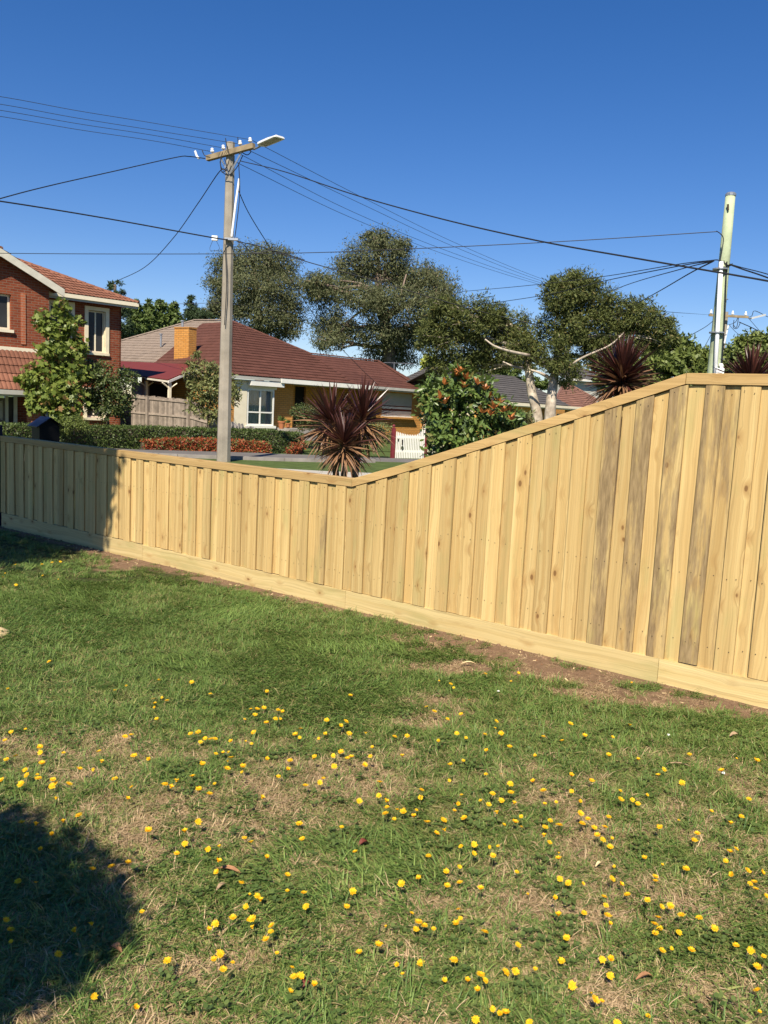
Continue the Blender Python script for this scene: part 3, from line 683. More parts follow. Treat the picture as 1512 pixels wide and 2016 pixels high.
# ------------------------------------------------------------------ the two-storey red brick house
def brick_house():
    ph = R(45); o = P(238, 700, 33); o.z = 0; F = Frame(o, ph)   # o: the near right-hand corner of its front wall
    h = thing('brick_house', 'two storey red brick house with cream window surrounds and terracotta tiled roof', 'house', F.p(-2.5, 3, 0), ph)
    a = lambda px, b=0: F.a(px, 700, b)
    ze = F.z(242, 597)-.0                                   # eave height at the corner
    aL = a(72)                                              # where the projecting gable begins
    w2 = (a(173), a(207), F.z(190, 694), F.z(190, 612)); w1 = (a(99), a(139), F.z(119, 690), F.z(119, 600))
    g2 = (a(171), a(204), F.z(188, 822), F.z(188, 770)); g1 = (a(96), a(136), F.z(118, 820), F.z(118, 762))
    F.wall(h, m_redbrick, aL, 0, 0, ze-.06, 0, holes=[w1, w2, g1, g2])
    F.side(h, m_redbrick, 0, 9.5, 0, ze-.06, -.2, .2)
    for hh, dark in ((w2, 0), (w1, 0), (g1, 1), (g2, 1)):
        F.window(h, *hh, 0, m_cream, m_glass, frame=.055, mull=[(hh[0]+hh[1])/2], trim=m_creamtrim, tw=.14, recess=.12)
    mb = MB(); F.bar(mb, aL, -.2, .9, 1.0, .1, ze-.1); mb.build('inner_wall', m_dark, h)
    # eave: soffit, gutter
    mb = MB(); F.bar(mb, aL-.1, .42, -.46, 0.0, ze-.10, ze-.06); F.bar(mb, -.0, .42, 0.001, 9.5, ze-.10, ze-.06); mb.build('soffit', m_barge, h)
    mb = MB(); F.bar(mb, aL-.1, .46, -.53, -.46, ze-.12, ze+.02); mb.build('gutter', m_cream, h)
    mb = MB(); F.bar(mb, aL-.1, .46, -.46, -.445, ze-.20, ze-.101); mb.build('fascia', m_gutter, h)
    # main roof, hipped at the near end
    pt = math.tan(R(23)); rr = 3.9
    e0, e1 = F.p(aL-5.5, -.5, ze+.02), F.p(.45, -.5, ze+.02); r1 = F.p(.45-rr, -.5+rr, ze+.02+rr*pt); r0 = F.p(aL-5.5, -.5+rr, ze+.02+rr*pt)
    e2 = F.p(.45, -.5+2*rr, ze+.02); e3 = F.p(aL-5.5, -.5+2*rr, ze+.02)
    tiled(h, [e0, e1, r1, r0], m_tile_terra, F.u, cap=210)
    mb = MB(); mb.slab([e1, e2, r1], (0, 0, -.05)); mb.slab([e2, e3, r0, r1], (0, 0, -.05)); mb.build('rear_roof', m_tile_terra, h)
    ridge_caps(h, e1, r1, m_tile_terra); ridge_caps(h, r1, r0, m_tile_terra)
    # projecting gable on the street side
    gb = -1.1; zpk = F.z(-2, 493, gb-.3); aG = a(-4, gb); half = aL-aG+.05
    gp_ = zpk-.10; mb = MB()
    zb = gp_-(aL-aG)*((zpk-ze)/max(.5, half+.25))
    win = (F.a(-24, 620, gb), F.a(22, 620, gb), F.z(6, 648, gb), F.z(6, 578, gb))
    porch_z = F.z(40, 690, gb)
    F.wall(h, m_redbrick, aG-(aL-aG), aL, porch_z-.3, zb, gb, holes=[win])
    mb.slab([F.p(aG-(aL-aG), gb, zb+.001), F.p(aL, gb, zb+.001), F.p(aG, gb, gp_)], F.v*.2); mb.build('gable', m_redbrick, h)
    F.side(h, m_orangebrick, gb+.2, -.001, porch_z-.3, zb, aL-.2)
    fr = F.window(h, *win, gb, m_cream, m_glass, frame=.07, recess=.14, sill=True, tm=m_cream)
    mb = MB()
    for k in range(14):
        z = win[2]+.1+k*.045; F.bar(mb, win[0]+.09, win[1]-.09, gb+.21, gb+.225, z, z+.03)
    tag(mb.build('blind_slats', m_shutter, fr), kind='stuff')
    mb = MB(); F.bar(mb, F.a(41, 620, gb), F.a(50, 620, gb), gb-.03, gb-.001, win[2]-.45, win[3]+.10); mb.build('lit_reveal_strip', m_orangebrick, h)  # brighter orange strip puts the sunlit recess reveal into the brick colour
    # barge boards and gable roof
    foot = F.p(aL+.42, gb-.32, ze-.02); peak = F.p(aG, gb-.32, zpk+.02); lfoot = F.p(2*aG-aL-.42, gb-.32, ze-.02)
    for p, q in ((foot, peak), (lfoot, peak)):
        mb = MB(); mb.slab([p-UP*.20, q-UP*.20, q+UP*.06, p+UP*.06], F.v*.05); mb.build('barge_board', m_barge, h)
    back = F.v*3.2
    for p, q in ((foot, peak), (lfoot, peak)):
        pp, qq = p+F.v*.0501+UP*.05, q+F.v*.0501+UP*.05
        tiled(h, [pp, qq, qq+back, pp+back*.26], m_tile_terra, F.v, cap=250)
    ridge_caps(h, peak+UP*.05, peak+back+UP*.05, m_tile_terra)
    # porch roof over the ground floor, entry door beneath
    zt, zl = F.z(40, 690, gb), F.z(40, 768, gb-.9)
    q = [F.p(aG-4, gb-1.15, zl), F.p(aL+.15, gb-1.15, zl), F.p(aL-.15, gb-.02, zt), F.p(aG-4, gb-.02, zt)]
    tiled(h, q, m_tile_terra, F.u, cap=300)
    mb = MB(); mb.slab([F.p(aL+.15, gb-1.15, zl-.03), F.p(aL+.15, -.0, zl-.03), F.p(aL-.15, -.0, zt)], F.u*.03); mb.build('porch_cheek', m_barge, h)
    mb = MB(); F.bar(mb, aG-4, aL+.18, gb-1.24, gb-1.16, zl-.16, zl-.01); mb.build('gutter', m_gutter, h)
    mb = MB(); F.bar(mb, aG-4, aL+.02, gb-.07, gb-.002, zt-.04, zt+.09); mb.build('flashing', m_cream, h)
    mb = MB(); F.bar(mb, aG-4, aL+.1, gb-1.1, gb, zl-.22, zl-.161); mb.build('soffit', m_barge, h)
    zg = F.z(40, 836, gb-.5)
    dA, dB, dC = F.a(-14, 800, gb), F.a(12, 800, gb), F.a(32, 800, gb)
    F.wall(h, m_redbrick, dC+.06, aL-.201, 0, porch_z-.301, gb+.2)
    d = thing
    mb = MB(); F.bar(mb, dA, dB, gb+.1, gb+.15, zg, zl-.3); dr = mb.build('security_door', m_greywood, h)
    mb = MB()
    for k in range(16):
        z = zg+.12+k*(zl-zg-.6)/16; mb.tube([F.p(dA+.08, gb+.09, z), F.p(dB-.08, gb+.09, z+.12)], .008, 4); mb.tube([F.p(dA+.08, gb+.09, z+.12), F.p(dB-.08, gb+.09, z)], .008, 4)
    tag(mb.build('door_lattice', m_barge, dr), kind='stuff')
    mb = MB(); F.bar(mb, dB, dB+.1, gb+.06, gb+.18, zg-.2, zl-.22); F.bar(mb, dC-.05, dC+.06, gb+.06, gb+.18, zg-.2, zl-.22); mb.build('door_post', m_barge, h)
    mb = MB(); F.bar(mb, dB+.1, dC-.05, gb+.12, gb+.16, zg, zl-.25); mb.build('side_panel', m_glass, h)
    mb = MB(); F.bar(mb, a(44, gb), a(66, gb), gb-.75, gb-.35, 0, F.z(55, 808, gb-.5)); mb.build('brick_pier', m_orangebrick, h)
brick_house()

# ------------------------------------------------------------------ the low yellow brick house under the maroon roof
def maroon_house():
    ph = R(47); K = P(452, 738, 33.5); ze = K.z; K.z = 0; F = Frame(K, ph)      # K: the near corner of the eave
    h = thing('yellow_brick_house', 'low yellow brick house with maroon tiled hip roof, white curtained window and shutter', 'house', F.p(4, 4, 0), ph)
    b0 = .55; A = lambda px, b=b0: F.a(px, 800, b)
    pt = math.tan(R(24)); L = F.a(839, 764.5, 0)
    # roof planes
    def RP(px, py):                                   # pixel on the front roof slope
        n = (F.v*(-pt)+UP).normalized(); return PL(px, py, F.p(0, 0, ze), n)
    apex = RP(457, 634); ra = (apex-F.o).dot(F.u); rb = (apex-F.o).dot(F.v); za = apex.z
    zr = RP(660, 703).z; rbw = (zr-ze)/pt              # ridge of the lower right wing
    aw = (RP(617, 703)-F.o).dot(F.u); hipb = L-rbw*.9
    hp = RP(727, 703); hipb = (hp-F.o).dot(F.u)
    ze_ = ze+.02
    tiled(h, [F.p(-.02, 0, ze_), F.p(aw, 0, ze_), F.p(aw, rbw, zr+.02), F.p(max(ra, .3), rb, za+.02)], m_tile_maroon, F.u, cap=150)
    tiled(h, [F.p(aw+.02, 0, ze_-.03), F.p(hipb+.1, 0, ze_-.03), F.p(hipb+.1, rbw, zr-.01), F.p(aw+.02, rbw, zr-.01)], m_tile_maroon, F.u, wave=.012, lip=.02, cap=215)
    hx = F.p(hipb, rbw, zr); hf = F.p(hipb+.1, 0, ze_)
    tiled(h, [F.p(hipb+.12, 0, ze_), F.p(L, 0, ze_), F.p(hipb+.12, rbw, zr+.02)], m_tile_maroon, F.u, cap=250)
    mb = MB(); mb.slab([F.p(hipb+.12, rbw, zr), F.p(L, 0, ze), F.p(L, 2*rbw, ze)], (0, 0, -.04)); mb.slab([F.p(aw, rbw, zr-.02), F.p(hipb+.1, rbw, zr-.02), F.p(L, 2*rbw, ze), F.p(aw, 2*rbw, ze)], (0, 0, -.04)); mb.build('rear_roof', m_tile_maroon, h)
    # left slope of the front block and the unpainted grey roof behind it
    ap = F.p(max(ra, .3), rb, za)
    bq = PL(270, 712, F.p(0, 0, ze), (F.u*(-za+ze)/max(ra, .3)+UP).normalized()) if False else None
    back = 6.6
    vl = F.p(-.02, back, ze_); vr = F.p(max(ra, .3), back+2.2, za)
    tiled(h, [F.p(-.02, 0, ze_), ap+UP*.02, vr, vl], m_tile_maroon, F.v, wave=.012, lip=.02, cap=250)
    gtop = P(383, 632, 46); gt2 = P(448, 632, 44.5); g0 = P(228, 676, 43); g1 = P(262, 716, 41); g2 = P(436, 700, 40)
    g2 = P(440, 716, 41.5)
    # one flat plane through three points, the rest projected on it
    n_ = (gt2-gtop).cross(g1-gtop).normalized()
    q = [PL(x, y, gtop, n_) for x, y in ((232, 674), (383, 632), (452, 632), (452, 722), (236, 722))]
    tiled(h, q, m_tile_grey, gt2-gtop, wave=.014, lip=.03, cap=300)
    ridge_caps(h, q[0]+UP*.03, q[1]+UP*.03, m_tile_grey, .06); ridge_caps(h, q[1]+UP*.03, q[2]+UP*.03, m_tile_grey, .06)
    ridge_caps(h, F.p(-.02, 0, ze_+.02), ap+UP*.03, m_tile_maroon, .06); ridge_caps(h, ap+UP*.03, F.p(aw, rbw, zr+.04), m_tile_maroon, .06)
    ridge_caps(h, F.p(aw, rbw, zr+.02), F.p(hipb+.1, rbw, zr+.02), m_tile_maroon, .06); ridge_caps(h, F.p(hipb+.11, rbw, zr+.03), F.p(hipb+.11, 0, ze_+.02), m_tile_maroon, .05)
    ridge_caps(h, F.p(hipb+.12, rbw, zr+.04), F.p(L, 0, ze_+.02), m_tile_maroon, .06); ridge_caps(h, F.p(aw+.01, rbw, zr+.03), F.p(aw+.01, 0, ze_+.0), m_tile_maroon, .04)
    # eave
    fA, fB = F.a(552, 745, -.02), F.a(730, 757, -.02)
    mb = MB(); F.bar(mb, -.05, fA, -.09, -.01, ze-.12, ze+.0); F.bar(mb, fB, L+.08, -.09, -.01, ze-.12, ze+.0); mb.build('gutter', m_gutter, h)
    mb = MB(); F.bar(mb, fA, fB, -.13, -.02, ze-.17, ze+.01); mb.build('fascia', m_white, h)
    mb = MB(); F.bar(mb, -.0, L, -.005, 2.2, ze-.18, ze-.14); mb.build('soffit', m_gutter, h)
    mb = MB(); F.bar(mb, -.09, -.01, -.005, 6.5, ze-.12, ze); mb.build('gutter', m_gutter, h)
    # front walls: window bay, recessed porch wall, right-hand room
    c0, c1, c2, c3 = A(454), A(544), A(741), A(829)
    bl = .16; AL = lambda px: F.a(px, 800, bl)
    w = (AL(487), AL(540), F.z(515, 838, bl), F.z(515, 766, bl))
    F.wall(h, m_yelbrick, AL(454), AL(461), 0, ze-.14, bl); F.wall(h, m_cream, AL(461), AL(486), 0, ze-.141, bl+.002, name='white_panel')
    F.wall(h, m_cream, AL(486), AL(544), 0, w[2], bl+.003, name='white_panel'); F.wall(h, m_cream, AL(486), AL(544), w[3], ze-.142, bl+.003, name='white_panel')
    fr = F.window(h, *w, bl, m_white, m_clear, frame=.07, mull=[F.a(513, 800, bl)], tran=[F.z(515, 812, bl)], recess=.02, sill=True)
    mb = MB(); n = 60                                              # gathered lace curtain
    for k in range(n+1):
        x = w[0]+.05+(w[1]-w[0]-.1)*k/n; yy = bl+.22+.05*math.sin(k*1.15)+.02*math.sin(k*2.9)
        mb.v += [tuple(F.p(x, yy, w[2]+.02)), tuple(F.p(x, yy, w[3]-.02))]
    for k in range(n): mb.f.append((2*k, 2*k+2, 2*k+3, 2*k+1))
    mb.build('curtain', m_curtain, fr, smooth=True)
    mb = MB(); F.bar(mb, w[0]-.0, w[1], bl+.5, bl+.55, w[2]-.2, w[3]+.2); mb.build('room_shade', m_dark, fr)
    mb = MB(); F.bar(mb, AL(487), AL(552), bl-.22, bl-.001, F.z(518, 760, bl-.2), F.z(518, 750, bl-.2)); sb = mb.build('shutter_box', m_white, h)
    F.side(h, m_cream, bl+.201, b0+.3, 0, ze-.1445, AL(544)-.2); F.wall(h, m_yelbrick, A(540), A(578), 0, ze-.141, b0+.05); F.side(h, m_yelbrick, b0+.26, b0+1.4, 0, ze-.142, A(576))
    dz = F.z(590, 842, b0+.6)
    F.wall(h, m_yelbrick, A(578)+.01, c2, 0, ze-.142, b0+1.2, holes=[(F.a(580, 800, b0+1.2), F.a(601, 800, b0+1.2), dz, F.z(590, 761, b0+1.2))])
    mb = MB(); F.bar(mb, F.a(580, 800, b0+1.2), F.a(601, 800, b0+1.2), b0+1.32, b0+1.38, dz, F.z(590, 761, b0+1.2)); mb.build('door', m_dark, h)
    rw = (A(752), A(811), F.z(782, 821, b0), F.z(782, 774, b0))
    F.wall(h, m_yelbrick, c2, c3, 0, ze-.141, b0, holes=[rw]); F.side(h, m_yelbrick, b0+.201, 6, 0, ze-.142, c3-.2); F.side(h, m_yelbrick, b0+.201, b0+1.199, 0, ze-.143, c2)
    F.side(h, m_yelbrick, bl+.201, 7, 0, ze-.143, AL(454))
    mb = MB(); ns = 22                                             # roller shutter: separate slats
    sh = F.wall(h, m_white, rw[0]-.05, rw[1]+.05, rw[2], rw[2]+.03, b0-.03, .1, name='shutter_frame')
    for k in range(ns):
        z0 = rw[2]+.035+(rw[3]-rw[2]-.04)*k/ns; z1 = rw[2]+.035+(rw[3]-rw[2]-.04)*(k+.93)/ns
        mb = MB(); F.bar(mb, rw[0], rw[1], b0+.02, b0+.045, z0, z1); mb.build('shutter_slat', m_rust if k in (5, 6, 9) else (m_white if k < 9 else m_shutter), sh)  # upper slats greyer, lower ones white: shade and sun put into slat colour
    mb = MB(); F.bar(mb, rw[0]-.1, rw[1]+.12, b0-.22, b0-.0305, rw[2]-.09, rw[2]-.004); mb.build('sill', m_yelbrick, h)
    mb = MB(); F.bar(mb, A(545), A(600), b0-.9, b0+.04, 0, F.z(565, 843, b0-.5)); mb.build('porch_floor', m_stone, h)
    # chimney, vents, aerial
    cc = P(364, 714, 38.3); z1 = P(364, 647, 38.3).z; cp = R(58); cu = Vector((math.cos(cp), math.sin(cp), 0)); cv = Vector((-cu.y, cu.x, 0))
    mb = MB(); mb.box(Vector((cc.x, cc.y, (1.5+z1)/2)), cu*.47, cv*.92, UP*(z1-1.5)); ch = mb.build('chimney', m_yelbrick, h)
    mb = MB(); mb.box(Vector((cc.x, cc.y, z1+.025)), cu*.52, cv*.97, UP*.05); mb.build('chimney_cap', m_yelbrick, ch)
    for px, y0, y1, Y, r_ in ((359, 652, 633, 43.6, .06), (317, 671, 659, 42.5, .05)):
        mb = MB(); p = P(px, y0, Y); mb.tube([p-UP*.3, (p.x, p.y, P(px, y1, Y).z)], r_, 8); p2 = P(px, y1, Y); mb.tube([p2, p2+UP*.06], r_*1.7, 8); mb.build('vent_pipe', m_steel, h)
    an = thing('tv_aerial', 'thin silver television aerial above the end of the maroon tiled roof', 'aerial', P(776, 735, 44))
    b_ = P(776, 738, 44); t_ = P(776, 713, 44)
    mb = MB(); mb.tube([b_-UP*.5, t_], .02, 5); mb.build('mast', m_steel, an)
    mb = MB(); l_, r_ = P(757, 714, 44.3), P(809, 716, 43.6); mb.tube([l_, r_], .018, 5)
    for k in range(9):
        c = l_.lerp(r_, k/8); mb.tube([c-F.v*.28, c+F.v*.28], .010, 4)
    mb.build('antenna_boom', m_steel, an)
maroon_house()

def pergola():
    ph = R(47); Y = 35.5
    o = P(330, 747, 33.6); F = Frame((o.x, o.y, 0), ph)
    pg = thing('pergola', 'red sheet metal verandah roof on white posts beside the brick house', 'pergola', o-UP*o.z, ph)
    a = P(237, 712, 39.2); b = P(398, 719, 38.0); c = P(388, 716, 36.2); g0 = P(286, 741, 35.4); g1 = P(331, 747, 33.8)
    n = (a-g1).cross(c-g1).normalized()
    if n.z < 0: n.negate()
    q = [PL(x, y, g1, n) for x, y in ((200, 740), (286, 741), (331, 747), (398, 718), (238, 711))]
    mb = MB(); mb.slab([q[4], q[3], q[2], q[1], q[0]], -n*.04); mb.build('roof_sheet', m_redmetal, pg)
    def rib(p0, p1, m, h_=.09, w_=.05):
        mb = MB(); d = (p1-p0); s_ = d.cross(UP).normalized(); mb.box((p0+p1)/2-UP*(.05+h_/2), d, s_*w_, UP*h_); return mb.build('barge', m, pg)
    rib(q[2], q[3], m_white, .10); rib(q[1], q[2], m_barge, .07)
    for (px, Yp, top) in ((334, 34.0, 750), (288, 35.7, 747)):
        p = P(px, top+3, Yp); mb = MB(); mb.box(Vector((p.x, p.y, p.z/2)), F.u*.11, F.v*.11, UP*p.z); po = mb.build('post', m_cream, pg)
        for s_ in (-1, 1):
            mb = MB(); mb.tube(spline([p-UP*.42, p-UP*.22+F.u*s_*.06, p+F.u*s_*.34-UP*.02], 5), .03, 5); mb.build('bracket', m_cream, po)
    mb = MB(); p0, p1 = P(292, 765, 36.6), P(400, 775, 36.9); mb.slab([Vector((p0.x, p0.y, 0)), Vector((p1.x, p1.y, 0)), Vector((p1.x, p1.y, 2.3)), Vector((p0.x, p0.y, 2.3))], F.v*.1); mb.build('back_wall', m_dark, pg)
    mb = MB(); p0, p1 = P(262, 765, 35.6), P(294, 768, 36.0); mb.slab([Vector((p0.x, p0.y, 0)), Vector((p1.x, p1.y, 0)), Vector((p1.x, p1.y, 2.3)), Vector((p0.x, p0.y, 2.3))], F.v*.1); mb.build('side_wall', m_purplewall, pg)
pergola()

# old grey paling fence
def old_fence():
    A_, B_, D_ = P(236, 850, 34.2), P(372, 850, 32.2), P(438, 850, 31.2)
    f = thing('old_paling_fence', 'grey weathered paling fence below the red verandah roof', 'fence', (A_.x, A_.y, 0), math.atan2(B_.y-A_.y, B_.x-A_.x))
    def run(p, q, zt0, zt1):
        d = Vector((q.x-p.x, q.y-p.y, 0)); n = max(2, round(d.length/.105)); t = d.normalized(); s_ = Vector((-t.y, t.x, 0)); e = Vector((p.x, p.y, 0))
        for k in range(n):
            c = e+d*((k+.5)/n); zt = zt0+(zt1-zt0)*(k+.5)/n+random.uniform(-.02, .02)
            mb = MB(); mb.box(c+UP*zt/2+s_*.03, t*.097, s_*.014, UP*zt); mb.build('paling', m_greywood, f)
        for fr_ in (.86, .52, .16):
            mb = MB(); a_, b_ = e-s_*.01, e+d-s_*.01; z0, z1 = zt0*fr_+.1, zt1*fr_+.1
            mb.slab([a_+UP*z0, b_+UP*z1, b_+UP*(z1+.08), a_+UP*(z0+.08)], s_*.03); mb.build('rail', m_greywood, f)
        for g_ in (0.0, 1.0) if d.length < 2.4 else (0.0, .42, 1.0):
            c = e+d*g_-s_*.05; zt = zt0+(zt1-zt0)*g_; mb = MB(); mb.box(c+UP*(zt-.05)/2, t*.10, s_*.10, UP*(zt-.05)); mb.build('post', m_greywood, f)
    zA = P(290, 776, 33.4).z; zB = P(372, 787, 32.2).z; zD = P(438, 818, 31.2).z
    run(A_, B_, zA, zB); run(B_, D_, zB, zD)
old_fence()

# scalloped stone edging and pots under the curtained window
sw = thing('stone_edging', 'low wall of upright grey stones under the curtained window', 'stone wall', P(452, 850, 31.8))
for k in range(13):
    t_ = k/12; px = 453+74*t_; p = P(px, 856, 32.0+1.6*t_); zt = P(px, 832+18*t_+random.uniform(-3, 3), 32.0+1.6*t_).z
    mb = MB(); ww = .17*random.uniform(.8, 1.2); hh = max(.1, zt-p.z)
    pts = [Vector((p.x-ww/2, p.y, p.z-.3)), Vector((p.x+ww/2, p.y, p.z-.3)), Vector((p.x+ww*.45, p.y+.05, p.z+hh*.7)), Vector((p.x+random.uniform(-.05, .05), p.y+.06, p.z+hh)), Vector((p.x-ww*.45, p.y+.05, p.z+hh*.72))]
    mb.slab(pts, (0.05, .14, .01)); mb.build('stone', m_stone, sw)
def pot(px, ytop, ybot, Y, lab, plant):
    b = P(px, ybot, Y); t = P(px, ytop, Y); h_ = t.z-b.z; po = thing('flower_pot', lab, 'pot', b)
    r_ = h_*.48; mb = MB(); mb.lathe(b, [(r_*.65, 0), (r_*.95, h_*.8), (r_*1.08, h_*.8), (r_*1.1, h_), (r_*.95, h_), (r_*.9, h_*.9)], 14); mb.build('pot', m_terrapot, po, smooth=False)
    mb = MB()
    for k in range(40):
        a_ = random.uniform(0, 6.28); e = random.uniform(.5, 1.4); l_ = h_*random.uniform(.4, plant); c = t-UP*h_*.1
        d = Vector((math.cos(a_)*math.cos(e), math.sin(a_)*math.cos(e), math.sin(e))); s_ = d.orthogonal().normalized()*.03
        b_ = len(mb.v); mb.v += [tuple(c), tuple(c+d*l_*.6+s_), tuple(c+d*l_), tuple(c+d*l_*.6-s_)]; mb.f.append((b_, b_+1, b_+2, b_+3))
    mb.build('plant', m_weed, po)
pot(554, 829, 844, 33.6, 'terracotta pot with a small plant beside the curtained window', 1.0)
pot(567, 833, 843, 34.0, 'smaller dark plant pot next to the terracotta pot', .9)

# ------------------------------------------------------------------ low house farther along, dark roof and ochre wall
def far_house():
    ph = R(47); e = P(1000, 791, 40); F = Frame((e.x, e.y, 0), ph); ze = e.z
    h = thing('ochre_house', 'low ochre walled house under charcoal tiles behind the paperbark trunks', 'house', F.p(3, 3, 0), ph)
    pt = math.tan(R(22)); L = F.a(1160, 802, 0); L7 = F.a(1122, 799, 0)
    n = (F.v*(-pt)+UP).normalized(); r = [PL(x, y, F.p(0, 0, ze), n) for x, y in ((975, 789), (1090, 797), (1108, 760), (1062, 752), (900, 745))]
    a0 = F.a(962, 789, 0); rb = 3.6; zr = ze+rb*pt
    tiled(h, [F.p(a0, 0, ze), F.p(L7, 0, ze), F.p(L7, rb, zr), F.p(a0, rb, zr)], m_tile_slate, F.u, wave=.02, lip=.035, cap=170)
    ridge_caps(h, F.p(a0, rb, zr), F.p(L7, rb, zr), m_tile_slate, .06)
    mb = MB(); mb.slab([F.p(a0, rb, zr), F.p(L7, rb, zr), F.p(L7, 2*rb, ze), F.p(a0, 2*rb, ze)], (0, 0, -.05)); mb.build('rear_roof', m_tile_slate, h)
    mb = MB(); F.bar(mb, a0, L, -.10, -.01, ze-.13, ze-.01); mb.build('gutter', m_cream, h)
    mb = MB(); F.bar(mb, a0, L, -.008, .6, ze-.2, ze-.15); mb.build('soffit', m_cream, h)
    a1 = F.a(1052, 800, .6); F.wall(h, m_yelrender, a0, a1, 0, ze-.15, .6)
    dw = (F.a(1096, 815, 1.5), F.a(1108, 815, 1.5), .2, ze-.4)
    F.wall(h, m_yelbrick, a1+.001, L, 0, ze-.15, 1.5, holes=[dw]); F.window(h, dw[0], dw[1], dw[2], dw[3], 1.5, m_white, m_glass, frame=.05, sill=False)
    F.side(h, m_yelrender, .801, 1.5, 0, ze-.151, a1-.2)
    ye = P(1085, 800, 46.5); F2 = Frame((ye.x, ye.y, 0), ph); zz = ye.z
    g = thing('brown_roofed_house', 'house with brown tiled gable roof glimpsed past the larger paperbark trunk', 'house', F2.p(3, 2, 0), ph)
    pk = P(1110, 752, 50); wv = PL
    n2 = (F2.v*(-pt)+UP).normalized()
    q = [PL(x, y, F2.p(0, 0, zz), n2) for x, y in ((1086, 800), (1175, 806), (1172, 785), (1112, 752))]
    tiled(g, q, m_tile_brown, F2.u, wave=.024, lip=.04, cap=200); ridge_caps(g, q[3], q[2], m_tile_brown, .07); ridge_caps(g, q[0], q[3], m_tile_brown, .07)
    mb = MB(); c = [Vector((p.x, p.y, 0)) for p in (q[0]+F2.v*.4, q[1]+F2.v*.4)]; mb.slab([c[0], c[1], c[1]+UP*(zz-.1), c[0]+UP*(zz-.1)], F2.v*.2); mb.build('wall', m_yelbrick, g)
    # upper storey beyond
    k = thing('far_upper_house', 'grey roofed house with a white gutter behind the brown tiled roof', 'house', P(1150, 760, 58)-UP*P(1150, 760, 58).z, ph)
    a_, b_ = P(1112, 748, 58), P(1200, 753, 60); mb = MB(); mb.slab([a_, b_, b_+UP*.18, a_+UP*.18], (0, .15, 0)); mb.build('gutter', m_white, k)
    mb = MB(); u_ = (b_-a_); vv = Vector((-u_.y, u_.x, 0)).normalized(); mb.slab([a_+UP*.19, b_+UP*.19, b_+vv*5+UP*1.8, a_+vv*5+UP*1.8], (0, 0, -.06)); mb.build('roof', m_tile_slate, k)
    mb = MB(); a2, b2 = a_+vv*.5, b_+vv*.5; mb.slab([Vector((a2.x, a2.y, 0)), Vector((b2.x, b2.y, 0)), b2, a2], vv*.2); mb.build('wall', m_gutter, k)
    d_ = thing('grey_roof_house', 'plain charcoal roofed house between the maroon roof and the dark trees', 'house', P(830, 760, 54)-UP*P(830, 760, 54).z, ph)
    p = [P(785, 752, 54), P(880, 756, 55), P(878, 722, 58), P(838, 722, 57.5), P(812, 738, 56)]
    n3 = (p[1]-p[0]).cross(p[2]-p[0]).normalized(); q = [PL(x, y, p[0], n3) for x, y in ((770, 758), (900, 766), (900, 722), (840, 724), (800, 738))]
    tiled(d_, [q[0], q[1], q[2], q[3]], m_tile_slate, q[1]-q[0], wave=.02, lip=.04, cv=.36, cu=.34, cap=150)
    w0, w1 = q[0], q[1]; t_ = (w1-w0).normalized(); s_ = Vector((-t_.y, t_.x, 0)).normalized(); c0, c1 = w0+s_*.5, w1+s_*.5
    mb = MB(); mb.slab([Vector((c0.x, c0.y, 0)), Vector((c1.x, c1.y, 0)), c1-UP*.1, c0-UP*.1], s_*.2); mb.build('wall', m_yelbrick, d_)
far_house()

